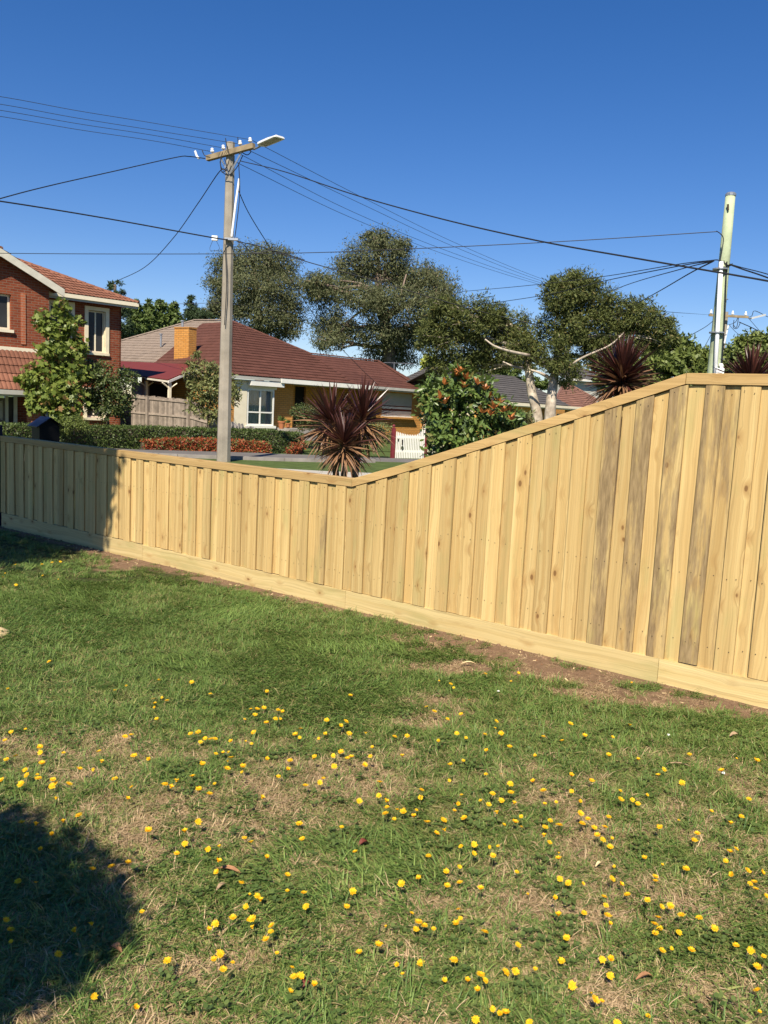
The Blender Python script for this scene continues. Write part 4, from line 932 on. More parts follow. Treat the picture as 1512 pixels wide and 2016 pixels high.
# ------------------------------------------------------------------ white picket gate
def gate():
    p0, p1 = G(777, 903), G(836, 903.5); Y0, Y1 = 29.0, 29.6
    p0, p1 = P(776, 905, Y0), P(836, 906, Y1); p0.z = p1.z = 0
    d = p1-p0; t = d.normalized(); s_ = Vector((-t.y, t.x, 0)); g = thing('picket_gate', 'white picket gate with a dipped top and black house number between maroon posts', 'gate', p0, math.atan2(d.y, d.x))
    zl = P(784, 849, Y0).z; zm = P(808, 856, Y0).z; zr = P(834, 840, Y1).z; z0 = P(800, 903, Y0).z
    n = 17
    for k in range(n):
        u_ = (k+.9)/(n+.8); c = p0+d*u_
        zt = zm+(zl-zm)*max(0, (0.55-u_)/.5)**2+(zr-zm)*max(0, (u_-.62)/.33)**2
        mb = MB(); a_, b_ = c-t*.021, c+t*.021
        mb.slab([a_+UP*z0, b_+UP*z0, b_+UP*(zt-.05), c+UP*zt, a_+UP*(zt-.05)], s_*.02); mb.build('picket', m_white, g)
    for z in (.25, .75):
        mb = MB(); mb.box(p0+d*.5+s_*.04+UP*z, d*.94, s_*.035, UP*.08); mb.build('rail', m_white, g)
    for p, ztop in ((p0-t*.06, P(777, 843, Y0).z), (p1+t*.02, P(838, 844, Y1).z)):
        mb = MB(); mb.box(p+UP*ztop/2+s_*.03, t*.115, s_*.115, UP*ztop); po = mb.build('post', m_maroonpaint, g)
        mb = MB(); mb.lathe(p+s_*.03+UP*ztop, [(.035, 0), (.04, .02), (.025, .03), (.05, .06), (.055, .09), (.035, .12), (.005, .13)], 10); mb.build('finial', m_maroonpaint, po, smooth=True)
    # black numerals 1 and 0 fixed one above the other
    c = p0+d*.235-s_*.012; z1 = P(793, 871, Y0).z; zz = P(792, 882, Y0).z
    mb = MB(); mb.box(c+UP*(z1), t*.045, s_*.012, UP*.185); mb.add([c+t*.022+UP*(z1+.0925)-s_*.006, c-t*.045+UP*(z1+.05)-s_*.006, c-t*.022+UP*(z1+.04)-s_*.006], [(0, 1, 2)]); mb.build('numeral', m_black, g)
    mb = MB(); b = 0; N = 16
    for k in range(N):
        a_ = 2*math.pi*k/N
        for r_ in (.6, 1.0):
            for y in (0, .012): mb.v.append(tuple(c+t*(math.cos(a_)*.045*(r_ if r_ == 1 else .42))+UP*(zz+math.sin(a_)*.07*(r_ if r_ == 1 else .55))-s_*y))
    for k in range(N):
        q = 4*k; q2 = 4*((k+1) % N)
        mb.f += [(q+1, q+3, q2+3, q2+1), (q, q2, q2+2, q+2), (q+2, q2+2, q2+3, q+3), (q, q+1, q2+1, q2)]
    mb.build('numeral', m_black, g)
    mb = MB(); mb.box(p0+d*.10-s_*.012+UP*(zl-.3), t*.03, s_*.02, UP*.09); mb.build('latch', m_black, g)
    # tall white board fence running back behind the gate
    q0, q1 = P(831, 870, 30.6), P(852, 870, 31.4); wf = thing('white_board_fence', 'tall white board fence behind the picket gate', 'fence', Vector((q0.x, q0.y, 0)))
    dd = Vector((q1.x-q0.x, q1.y-q0.y, 0)); tt = dd.normalized(); ss = Vector((-tt.y, tt.x, 0))
    for k in range(10):
        cc = Vector((q0.x, q0.y, 0))+dd*(k/5.0)+ss*.0; zt = P(832, 814, 30.6).z-.0*k
        mb = MB(); mb.box(cc+UP*zt/2, tt*.066, ss*.018, UP*zt); mb.build('board', m_cream, wf)
    for z in (.4, 1.4):
        mb = MB(); mb.box(Vector((q0.x, q0.y, 0))+dd*.9+ss*.03+UP*z, dd*1.9, ss*.03, UP*.07); mb.build('rail', m_cream, wf)
gate()

# ------------------------------------------------------------------ black letterbox behind the fence
def letterbox():
    c = P(90, 850, 11.0); c.z = 0; ph = R(-12)
    lb = thing('letterbox', 'black house shaped letterbox peeping over the shaded end of the fence', 'letterbox', c, ph)
    u = Vector((math.cos(ph), math.sin(ph), 0)); v = Vector((-u.y, u.x, 0)); zb, ze, zp = 1.0, P(90, 838, 11).z, P(90, 822, 11).z
    # gable faces along +u: ridge runs along u' = turned left
    rd = Vector((math.cos(R(-50)), math.sin(R(-50)), 0)); sd = Vector((-rd.y, rd.x, 0)); w_, l_ = .13, .16
    mb = MB(); q = [c-sd*w_-rd*l_, c+sd*w_-rd*l_, c+sd*w_+rd*l_, c-sd*w_+rd*l_]
    mb.slab([p+UP*zb for p in q], UP*(ze-zb)); bd = mb.build('box', m_black, lb)
    for s_ in (-1, 1):
        mb = MB(); e = .045; a_ = c+sd*s_*(w_+e)+UP*(ze-.02); r_ = c+UP*zp
        mb.slab([a_-rd*(l_+e), a_+rd*(l_+e), r_+rd*(l_+e), r_-rd*(l_+e)], UP*.012); mb.build('roof_panel', m_navy if s_ < 0 else m_black, lb)
    for s_ in (-1, 1):
        mb = MB(); p = c+rd*s_*(l_-.004); mb.slab([p-sd*w_+UP*ze, p+sd*w_+UP*ze, p+UP*(zp-.012)], rd*s_*-.01); mb.build('gable', m_black, lb)
    mb = MB(); mb.lathe(c-sd*(w_+.012)+rd*.09+UP*(ze+.0), [(.012, -.006), (.014, 0), (.01, .008), (.002, .011)], 8); mb.build('knob', m_ceramic, lb)
    mb = MB(); mb.abox(c+UP*.5, .09, .09, 1.0, ph); mb.build('post', m_black, lb)
letterbox()
# ------------------------------------------------------------------ foliage
def unit(a): return a/np.maximum(np.linalg.norm(a, axis=1, keepdims=True), 1e-9)
LEAF = {  # leaf outlines: along y (length 1), across x; last entry faces
    'quad': (np.array([[0, 0, 0], [.26, .45, .04], [0, 1, 0], [-.26, .45, .04]]), [(0, 1, 2, 3)]),
    'gum': (np.array([[0, 0, 0], [.16, .4, .02], [0.03, 1, -.05], [-.16, .4, .02]]), [(0, 1, 2, 3)]),
    'oval': (np.array([[0, 0, 0], [.17, .25, .05], [.19, .6, .05], [0, 1, -.04], [-.19, .6, .05], [-.17, .25, .05], [0, .5, 0]]), [(0, 1, 2, 6), (6, 2, 3), (6, 3, 4), (0, 6, 4, 5)]),
    'maple': (np.array([[0, 0, 0], [.34, .12, .03], [.24, .38, 0], [.5, .62, -.02], [.2, .66, 0], [0, 1, -.03], [-.2, .66, 0], [-.5, .62, -.02], [-.24, .38, 0], [-.34, .12, .03]]), [(0, 1, 2, 4, 6, 8, 9), (2, 3, 4), (4, 5, 6), (6, 7, 8)]),
    'tuft': (np.array([[0, 0, 0], [.13, .5, .03], [0, 1, 0], [-.13, .5, .03], [.3, .62, -.03], [.12, .3, 0], [-.3, .62, -.03], [-.12, .3, 0]]), [(0, 1, 2, 3), (0, 5, 4), (0, 6, 7)]),
}
def leaf_mesh(name, pos, dirs, nrm, size, kind, m, inv=None):
    """many leaves as one mesh: pos (n,3), dirs = where each leaf points, nrm = which way it faces"""
    T, F_ = LEAF[kind]; n = len(pos)
    y = unit(dirs); x = unit(np.cross(y, nrm)); z = np.cross(x, y)
    V = pos[:, None, :]+size[:, None, None]*(T[None, :, 0:1]*x[:, None, :]+T[None, :, 1:2]*y[:, None, :]+T[None, :, 2:3]*z[:, None, :])
    k = len(T); V = V.reshape(-1, 3)
    if inv is not None:
        A = np.array(inv); V = V @ A[:3, :3].T+A[:3, 3]
    li = np.concatenate([np.array(f) for f in F_]); ln = np.array([len(f) for f in F_])
    LI = (np.arange(n)[:, None]*k+li[None, :]).ravel(); LN = np.tile(ln, n)
    me = bpy.data.meshes.new(name); me.vertices.add(len(V)); me.vertices.foreach_set('co', V.ravel().astype(np.float32))
    me.loops.add(len(LI)); me.loops.foreach_set('vertex_index', LI.astype(np.int32))
    me.polygons.add(len(LN)); me.polygons.foreach_set('loop_start', np.concatenate([[0], np.cumsum(LN)[:-1]]).astype(np.int32))
    me.update(calc_edges=True); me.materials.append(m); return me
def blobs_px(bl, Y, depth=1.0):
    """clumps given in photograph pixels (x, y, half width, half height, depth offset) -> world centres and radii"""
    out = []
    for b in bl:
        px, py, rx, ry = b[:4]; dy = b[4] if len(b) > 4 else 0.0
        c = P(px, py, Y+dy); k = (Y+dy)/FPX; out.append((np.array(c), np.array([rx*k, (rx+ry)*.5*k*depth, ry*k])))
    return out
def foliage(bl, n, clump=.2, up=.5, flat=.75, shell=.5, per=55, hang=0.0):
    """leaf places and directions: leaves gather in clumps, clumps fill the outer part of each blob"""
    vol = np.array([r[0]*r[2]+.3*r[1]*r[0] for _, r in bl]); vol = vol/vol.sum(); P_, D_, N_ = [], [], []
    for (c, r), f in zip(bl, vol):
        nc = max(4, int(n*f/per)); q = unit(rng.normal(size=(nc, 3))); rad = shell+(1-shell)*rng.random(nc)**.6
        cc = c+q*rad[:, None]*r*rng.uniform(.82, 1.08, (nc, 1)); cr = np.mean(r)*clump*rng.uniform(.6, 1.5, nc)
        k = rng.poisson(per, nc); i = np.repeat(np.arange(nc), k); off = rng.normal(0, .52, (len(i), 3))*np.array([1, 1, flat])
        p = cc[i]+off*cr[i][:, None]; nrm = unit(unit(off+1e-6)*.55+q[i]*.55+rng.normal(0, .55, (len(i), 3))+np.array([0, 0, up]))
        d = unit(rng.normal(size=(len(i), 3))+unit(off+1e-6)*.7+np.array([0, 0, -hang])); P_.append(p); D_.append(d); N_.append(nrm)
    return np.concatenate(P_), np.concatenate(D_), np.concatenate(N_)
def limb(mb, a, b, r0, r1, bend=.12, n=5, seg=6):
    a, b = Vector(a), Vector(b); L_ = (b-a).length; pts = [a]
    for k in range(1, n): pts.append(a.lerp(b, k/n)+Vector((random.gauss(0, 1), random.gauss(0, 1), random.gauss(0, .6)))*L_*bend*.35)
    pts.append(b); pts = spline(pts, 2); m_ = len(pts)-1
    mb.tube(pts, [r0+(r1-r0)*i/m_ for i in range(len(pts))], seg)
def tree(name, label, cat, base, trunk, bl, n, size, kind, lm, bm, group=None, up=.5, clump=.2, shell=.5, per=55, limbs=True, r0=.2, hang=0.0, flat=.75, extra=()):
    base = Vector(base); t = thing(name, label, cat, base, 0, group); inv = MW[t.name].inverted()
    mb = MB(); tr = spline([Vector(p) for p in trunk], 5); m_ = len(tr)-1
    mb.tube(tr, [r0*(1-.55*i/m_) for i in range(len(tr))], 9); mb.build('trunk', bm, t, smooth=True)
    if limbs:
        for c, r in bl:
            c = Vector(c); k = min(range(len(tr)), key=lambda i: (tr[i]-c).length+(0 if tr[i].z < c.z else 2)); k = min(k, int(m_*.95))
            mb = MB(); limb(mb, tr[k], c+Vector((0, 0, .15*r[2])), r0*.38, r0*.07)
            for s_ in range(4):
                q = unit(rng.normal(size=(1, 3)))[0]; e = Vector(tuple(np.array(c)+q*r*.8)); limb(mb, Vector(c).lerp(tr[k], random.uniform(.05, .5)), e, r0*.15, r0*.03, n=3, seg=5)
            mb.build('limb', bm, t, smooth=True)
    for pts in extra:
        mb = MB(); pp = spline([Vector(p) for p in pts[0]], 5); q_ = len(pp)-1; mb.tube(pp, [pts[1]*(1-.6*i/q_) for i in range(len(pp))], 7); mb.build('limb', bm, t, smooth=True)
    p, d, nn = foliage(bl, n, clump, up, flat, shell, per, hang)
    sz = size*rng.uniform(.6, 1.35, len(p))
    link('crown', leaf_mesh('crown', p, d, nn, sz, kind, lm, inv), t); return t
lm_gum = leafmat('gum_leaf', (0.075, 0.090, 0.038), (0.165, 0.175, 0.082), .25, .6, .2, (0.20, 0.165, 0.09), .04)
lm_mela = leafmat('paperbark_leaf', (0.055, 0.072, 0.020), (0.165, 0.185, 0.055), .28, .6, .2, (0.20, 0.17, 0.06), .05)
lm_wattle = leafmat('bright_tree_leaf', (0.081, 0.115, 0.024), (0.203, 0.243, 0.061), .25, .5, .3)
lm_maple = leafmat('maple_leaf', (0.115, 0.169, 0.027), (0.270, 0.317, 0.068), .35, .45, .4, (0.297, 0.176, 0.068), .07)
lm_dark = leafmat('dark_shrub_leaf', (0.047, 0.074, 0.019), (0.115, 0.149, 0.043), .22, .45, .4, (0.216, 0.162, 0.054), .05)
lm_olive = leafmat('olive_leaf', (0.121, 0.142, 0.041), (0.257, 0.270, 0.101), .3, .5, .35, (0.324, 0.230, 0.095), .06)
lm_conifer = leafmat('conifer_spray', (0.030, 0.051, 0.020), (0.068, 0.101, 0.038), .12, .6, .25)
lm_poplar = leafmat('mid_green_leaf', (0.074, 0.119, 0.030), (0.176, 0.230, 0.061), .28, .5, .3)
lm_lime = leafmat('lime_leaf', (0.270, 0.324, 0.054), (0.486, 0.513, 0.108), .3, .5, .3)
lm_hedge = leafmat('hedge_leaf', (0.041, 0.068, 0.016), (0.115, 0.155, 0.038), .2, .5, .35)
lm_red = leafmat('red_hedge_leaf', (0.230, 0.041, 0.019), (0.486, 0.128, 0.047), .2, .5, .35, (0.135, 0.149, 0.041), .30)
lm_mag = leafmat('magnolia_leaf', (0.061, 0.105, 0.022), (0.142, 0.203, 0.047), .12, .40, .4, (0.20, 0.20, 0.06), .05)
lm_magrust = leafmat('rusty_young_leaf', (0.338, 0.101, 0.030), (0.540, 0.223, 0.061), .2, .35, .5)
lm_cord = leafmat('burgundy_strap_leaf', (0.042, 0.016, 0.013), (0.098, 0.034, 0.025), .12, .35, .5)
lm_cordtan = leafmat('bronze_strap_leaf', (0.16, 0.080, 0.042), (0.32, 0.18, 0.09), .12, .45, .4)

def at0(px, py, Y):
    p = P(px, py, Y); return Vector((p.x, p.y, 0))
# gum trees behind the maroon roof
Yg = 62
tree('gum_tree', 'tall spreading grey green gum tree, the broadest crown behind the maroon roof', 'tree', at0(770, 700, Yg),
     [at0(775, 700, Yg), P(768, 720, Yg), P(762, 650, Yg), P(748, 600, Yg), P(745, 540, Yg)],
     blobs_px([(745, 500, 62, 42), (700, 535, 50, 36, 2), (645, 575, 55, 40), (625, 560, 34, 28, -2), (720, 590, 60, 36, -3), (800, 545, 62, 40, 1), (850, 555, 46, 40, 2), (872, 580, 36, 34), (800, 600, 62, 38, -3), (660, 640, 52, 34), (650, 672, 40, 24, -2), (745, 655, 56, 32, -2), (810, 660, 60, 34), (770, 700, 60, 26, 1), (850, 640, 40, 34, 2), (740, 470, 30, 16), (790, 485, 26, 20)], Yg),
     90000, .20, 'gum', lm_gum, m_bark_grey, 'gum trees behind the maroon roof', r0=.55, hang=.8, clump=.30, per=60, shell=.3,
     extra=[([P(760, 640, Yg-1), P(785, 590, Yg-1.5), P(800, 540, Yg-1)], .13), ([P(745, 600, Yg-1), P(700, 620, Yg-2), P(665, 660, Yg-1.5)], .11), ([P(750, 585, Yg-1), P(715, 560, Yg-2), P(670, 552, Yg-1)], .12)])
tree('gum_tree', 'narrower grey green gum tree between the utility pole and the broad gum', 'tree', at0(510, 700, Yg+4),
     [at0(512, 700, Yg+4), P(512, 680, Yg+4), P(505, 600, Yg+4), P(500, 540, Yg+4)],
     blobs_px([(500, 512, 60, 34), (445, 535, 40, 34, 1), (550, 520, 42, 36, 2), (430, 565, 32, 26), (490, 560, 66, 36, -2), (560, 570, 42, 40), (450, 605, 44, 34), (520, 615, 54, 36, -2), (570, 620, 34, 36, 1), (490, 655, 50, 24), (550, 650, 40, 20), (420, 610, 22, 20)], Yg+4),
     60000, .20, 'gum', lm_gum, m_bark_grey, 'gum trees behind the maroon roof', r0=.42, hang=.8, clump=.30, per=60, shell=.3)
# paperbarks
Yp = 25
tree('paperbark_tree', 'pale trunked paperbark leaning left with a long bare limb', 'tree', at0(1060, 860, Yp),
     [at0(1062, 860, Yp), P(1058, 825, Yp), P(1047, 775, Yp), P(1040, 725, Yp), P(1030, 670, Yp+.4), P(1010, 640, Yp+.6)],
     blobs_px([(925, 625, 55, 44, -.2), (880, 640, 52, 48, .4), (850, 665, 34, 40, .3), (905, 690, 70, 42, .6), (880, 720, 44, 26, .8), (960, 655, 52, 40, .4), (1000, 640, 44, 36, .6), (1040, 660, 34, 40, .3), (1020, 690, 50, 36), (1050, 700, 30, 32, -.2), (985, 690, 50, 36, .9), (945, 720, 40, 24, .6), (870, 605, 30, 22), (965, 612, 34, 20)], Yp),
     40000, .11, 'tuft', lm_mela, m_bark_pale, 'paperbark trees beyond the fence', r0=.175, clump=.26, per=45, shell=.45,
     extra=[([P(1042, 700, Yp-.6), P(1005, 692, Yp-1.1), P(975, 682, Yp-1.3), P(955, 668, Yp-1.2)], .05), ([P(1030, 725, Yp-.3), P(1012, 722, Yp-.6), P(990, 712, Yp-.7)], .045)])
tree('paperbark_tree', 'paperbark with a mottled upright trunk and the taller crown', 'tree', at0(1082, 860, Yp-.4),
     [at0(1080, 860, Yp-.4), P(1082, 830, Yp-.4), P(1086, 780, Yp-.4), P(1093, 730, Yp), P(1105, 660, Yp+.2), P(1120, 600, Yp+.4)],
     blobs_px([(1140, 570, 50, 38), (1100, 585, 34, 40, -.2), (1095, 565, 22, 20), (1175, 590, 40, 40, .4), (1115, 640, 50, 50, .2), (1100, 700, 30, 50, -.4), (1120, 730, 30, 34, .2), (1170, 650, 52, 40, .3), (1220, 620, 44, 36, .5), (1260, 625, 44, 34, .3), (1290, 640, 34, 34, .2), (1310, 660, 28, 26), (1230, 670, 52, 34, .6), (1180, 700, 44, 28, .6), (1280, 675, 36, 22, .5), (1130, 555, 30, 22)], Yp-.4),
     46000, .11, 'tuft', lm_mela, m_bark_pale, 'paperbark trees beyond the fence', r0=.19, clump=.26, per=45, shell=.45,
     extra=[([P(1100, 735, Yp-.6), P(1145, 705, Yp-.9), P(1200, 680, Yp-.9), P(1228, 655, Yp-.3)], .04), ([P(1084, 745, Yp-.7), P(1065, 735, Yp-.9), P(1045, 728, Yp-.8)], .06)])
# bright rounded trees at the far right
tree('round_tree', 'bright green rounded tree between the paperbark and the pale green pole', 'tree', at0(1340, 800, 34), [at0(1340, 800, 34), P(1340, 740, 34), P(1340, 710, 34)],
     blobs_px([(1325, 690, 44, 26), (1290, 705, 34, 30, .5), (1365, 705, 34, 26), (1340, 730, 52, 30, -.5), (1285, 735, 40, 30), (1220, 735, 60, 34, 1), (1380, 735, 26, 26)], 34),
     16000, .2, 'quad', lm_wattle, m_bark_dark, 'rounded trees behind the tall fence', r0=.2, clump=.24, shell=.6)
tree('round_tree', 'bright green rounded tree behind the pale green pole at the frame edge', 'tree', at0(1490, 800, 36), [at0(1490, 800, 36), P(1480, 740, 36), P(1480, 700, 36)],
     blobs_px([(1480, 685, 40, 28), (1440, 705, 34, 26, .5), (1520, 680, 46, 30), (1490, 720, 70, 34, -.5), (1430, 735, 34, 26), (1560, 710, 50, 40)], 36),
     15000, .2, 'quad', lm_wattle, m_bark_dark, 'rounded trees behind the tall fence', r0=.2, clump=.24, shell=.6)
tree('lime_tree', 'small lime coloured tree tucked between the maroon roof and paperbark', 'tree', at0(845, 760, 58), [at0(845, 760, 58), P(845, 740, 58), P(845, 715, 58)],
     blobs_px([(845, 712, 16, 14), (835, 725, 10, 12), (858, 720, 10, 14)], 58), 2500, .22, 'quad', lm_lime, m_bark_dark, r0=.12, limbs=False)
tree('background_tree', 'green tree low behind the paperbark trunks and charcoal roof', 'tree', at0(1010, 760, 66), [at0(1010, 760, 66), P(1010, 745, 66), P(1010, 730, 66)],
     blobs_px([(1000, 733, 34, 18), (960, 738, 30, 16), (1040, 752, 24, 10), (1070, 758, 30, 10), (920, 735, 30, 16)], 66), 7000, .25, 'quad', lm_poplar, m_bark_dark, r0=.15, limbs=False)
# trees behind the brick house
tree('conifer_tree', 'dark upright conifer rising just past the brick house roof', 'tree', at0(228, 700, 52), [at0(228, 700, 52), P(228, 650, 52), P(226, 560, 52)],
     blobs_px([(226, 568, 12, 18), (240, 585, 10, 16), (224, 600, 22, 30), (240, 630, 24, 40), (230, 670, 28, 30)], 52), 7000, .2, 'tuft', lm_conifer, m_bark_dark, 'trees behind the brick house', limbs=False, r0=.2)
for i, (px, ytop, wd, lab) in enumerate(((268, 597, 20, 'mid green pointed tree next to the dark conifer'), (293, 600, 20, 'mid green pointed tree second past the dark conifer'), (318, 594, 18, 'mid green pointed tree above the roof vent pipe'), (342, 597, 18, 'mid green pointed tree directly above the orange chimney'))):
    tree('poplar_tree', lab, 'tree', at0(px, 720, 55+i), [at0(px, 720, 55+i), P(px, 690, 55+i), P(px, ytop+10, 55+i)],
         blobs_px([(px, ytop+6, wd*.4, 12), (px-3, ytop+22, wd*.7, 18), (px+3, ytop+45, wd*.95, 24), (px, ytop+75, wd*1.1, 30)], 55+i), 5500, .24, 'quad', lm_poplar, m_bark_dark, 'trees behind the brick house', limbs=False, r0=.15)
tree('conifer_tree', 'dark conifer with a thin spire between the chimney and utility pole', 'tree', at0(378, 700, 58), [at0(378, 700, 58), P(378, 650, 58), P(376, 585, 58)],
     blobs_px([(377, 592, 5, 12), (378, 608, 12, 14), (390, 622, 22, 14), (372, 630, 18, 18), (405, 630, 18, 12)], 58), 5000, .22, 'tuft', lm_conifer, m_bark_dark, 'trees behind the brick house', limbs=False, r0=.15)
# young maple and bushes in front of the brick house
tree('maple_tree', 'young maple with bright lobed leaves in front of the brick house', 'tree', at0(112, 850, 27), [at0(112, 850, 27), P(112, 820, 27), P(116, 740, 27), P(118, 640, 27), P(116, 595, 27)],
     blobs_px([(118, 606, 14, 16), (78, 620, 10, 24, -.1), (112, 650, 30, 26), (140, 640, 20, 18, .3), (85, 640, 12, 30), (105, 690, 38, 30), (150, 685, 22, 26, .3), (100, 735, 46, 30), (140, 730, 36, 28, .3), (60, 755, 26, 18), (40, 745, 14, 10), (90, 775, 46, 28), (130, 775, 42, 30, -.2), (75, 800, 30, 18), (120, 810, 34, 20)], 27),
     5200, .16, 'maple', lm_maple, m_bark_dark, r0=.05, clump=.34, per=16, shell=.2, up=.35, limbs=True)
tree('shrub_tree', 'dark bushy small tree beside the maple at the brick corner', 'tree', at0(212, 850, 28), [at0(212, 850, 28), P(212, 830, 28), P(212, 790, 28)],
     blobs_px([(175, 735, 28, 26), (215, 745, 34, 28), (250, 750, 20, 30), (195, 775, 36, 28), (235, 785, 34, 30), (215, 805, 36, 26), (185, 720, 18, 14), (180, 790, 26, 24)], 28),
     6500, .11, 'oval', lm_dark, m_bark_dark, r0=.06, clump=.3, per=26, shell=.3)
tree('shrub_tree', 'light olive bushy tree just left of the utility pole base', 'tree', at0(412, 850, 29.5), [at0(412, 850, 29.5), P(410, 830, 29.5), P(410, 790, 29.5)],
     blobs_px([(400, 730, 30, 22), (380, 745, 20, 24), (430, 745, 28, 28), (410, 770, 38, 28), (445, 785, 22, 22), (395, 795, 28, 20), (415, 815, 22, 20), (378, 720, 10, 10), (460, 765, 18, 24), (388, 700, 10, 12)], 29.5),
     5600, .12, 'oval', lm_olive, m_bark_dark, r0=.05, clump=.3, per=26, shell=.3, hang=.4)
def bush(name, label, bl, Y, n, size, kind, lm, cat='shrub', group=None, **k):
    bb = blobs_px(bl, Y); c = bb[0][0]; t = thing(name, label, cat, (c[0], c[1], 0), 0, group)
    p, d, nn = foliage(bb, n, k.get('clump', .3), .4, .8, k.get('shell', .55), k.get('per', 30)); link('leaves', leaf_mesh('leaves', p, d, nn, size*rng.uniform(.6, 1.3, len(p)), kind, lm, MW[t.name].inverted()), t)
    mb = MB()
    for c_, r in bb[:4]:
        for s_ in range(2): limb(mb, Vector((c[0], c[1], max(-.05, c[2]-r[2]*1.5))), Vector(tuple(c_))+Vector((random.uniform(-.1, .1), 0, 0)), .02, .008, n=3, seg=5)
    mb.build('stem', m_bark_dark, t); return t
bush('round_bush', 'small clipped round green bush behind the letterbox', [(145, 832, 26, 16), (130, 840, 18, 12), (163, 838, 14, 10)], 25, 3200, .055, 'quad', lm_wattle, per=40)
bush('porch_bush', 'dense green bush growing against the porch beside the dark doorway', [(600, 815, 24, 18), (585, 812, 16, 14), (618, 822, 18, 16), (605, 835, 22, 14)], 33.0, 3500, .08, 'oval', lm_dark, per=30)
bush('low_bush', 'loose low green bush behind the cordyline near the gate', [(745, 845, 24, 18), (765, 860, 16, 14), (735, 865, 24, 14), (650, 885, 18, 14), (690, 880, 26, 16)], 30, 3200, .09, 'oval', lm_olive, per=30)
bush('low_bush', 'small reddish green bush at the end of the red hedge', [(575, 884, 16, 12), (590, 880, 12, 14)], 28.2, 1400, .07, 'quad', lm_red, per=30)

def hedge(name, label, pts, Ys, h0, h1, depth, n, size, kind, lm):
    """clipped hedge: leaves on the faces of a box that follows the line pts (pixels of its top front edge)"""
    q = [P(px, py, Y) for (px, py), Y in zip(pts, Ys)]; t = thing(name, label, 'hedge', (q[0].x, q[0].y, 0)); L_ = [(b-a).length for a, b in zip(q, q[1:])]; tot = sum(L_); PP, NN = [], []
    core = MB()
    for a, b, l_ in zip(q, q[1:], L_):
        d = (b-a); tt = Vector((d.x, d.y, 0)).normalized(); s_ = Vector((-tt.y, tt.x, 0)); m_ = int(n*l_/tot); u_ = rng.random(m_); w_ = rng.random(m_); top = rng.random(m_) < depth/(depth+1.0)
        base = np.array(a)[None]+u_[:, None]*np.array(d)[None]; hh = base[:, 2]-h0
        p = base.copy(); p[top] += w_[top][:, None]*depth*np.array(s_)[None]; p[~top, 2] -= w_[~top]*hh[~top]
        p += rng.normal(0, .022, p.shape)+(fbm(p[:, 0]+p[:, 2], p[:, 1], 2.2, 8)-.5)[:, None]*.10*np.array(s_-UP*.6)[None]
        nn = np.where(top[:, None], np.array([[0, 0, 1.0]]), np.array(-s_)[None])+rng.normal(0, .55, p.shape); PP.append(p); NN.append(nn)
        core.slab([a+s_*.05+UP*(-(a.z-h0)), b+s_*.05+UP*(-(b.z-h0)), b+s_*.05-UP*.05, a+s_*.05-UP*.05], s_*(depth-.1))
    p = np.concatenate(PP); nn = unit(np.concatenate(NN)); d = unit(rng.normal(size=p.shape)+nn*.3)
    link('leaves', leaf_mesh('leaves', p, d, nn, size*rng.uniform(.6, 1.4, len(p)), kind, lm, MW[t.name].inverted()), t)
    core.build('inner_twigs', m_bark_dark, t)
hedge('clipped_hedge', 'long low clipped green hedge along the front gardens', [(-60, 836), (120, 840), (300, 843), (430, 847), (535, 850), (600, 856)], [23.4, 25.2, 27.4, 28.8, 30.0, 30.8], -.1, 0, .9, 24000, .07, 'quad', lm_hedge)
hedge('red_hedge', 'low red leaved hedge between the clipped green hedge and footpath', [(285, 869), (330, 866), (430, 867), (520, 873), (532, 874)], [26.6, 27.0, 27.9, 28.4, 28.5], -.05, 0, .5, 9000, .075, 'quad', lm_red)
m_edge = paint('grey_edging_concrete', (0.25, 0.225, 0.20), 0.9, 0.2, 3, 0.15, bump=0.3)
# garden edging kerb
mb = MB(); e = [G(180, 884, .1), G(300, 893, .1), G(350, 895.5, .1), G(450, 899, .1), G(560, 903, .1), G(640, 905, .1), G(740, 906, .1)]
ek = thing('garden_edging', 'pale concrete edging strip along the foot of the red hedge', 'edging', (e[0].x, e[0].y, 0))
for a, b in zip(e, e[1:]):
    a, b = a*1, b*1; a.z = b.z = -.05; d = (b-a).normalized(); s_ = Vector((-d.y, d.x, 0)); mb = MB(); mb.slab([a, b-d*.012, b-d*.012+s_*.13, a+s_*.13], UP*.17); mb.build('edging_block', m_edge, ek)

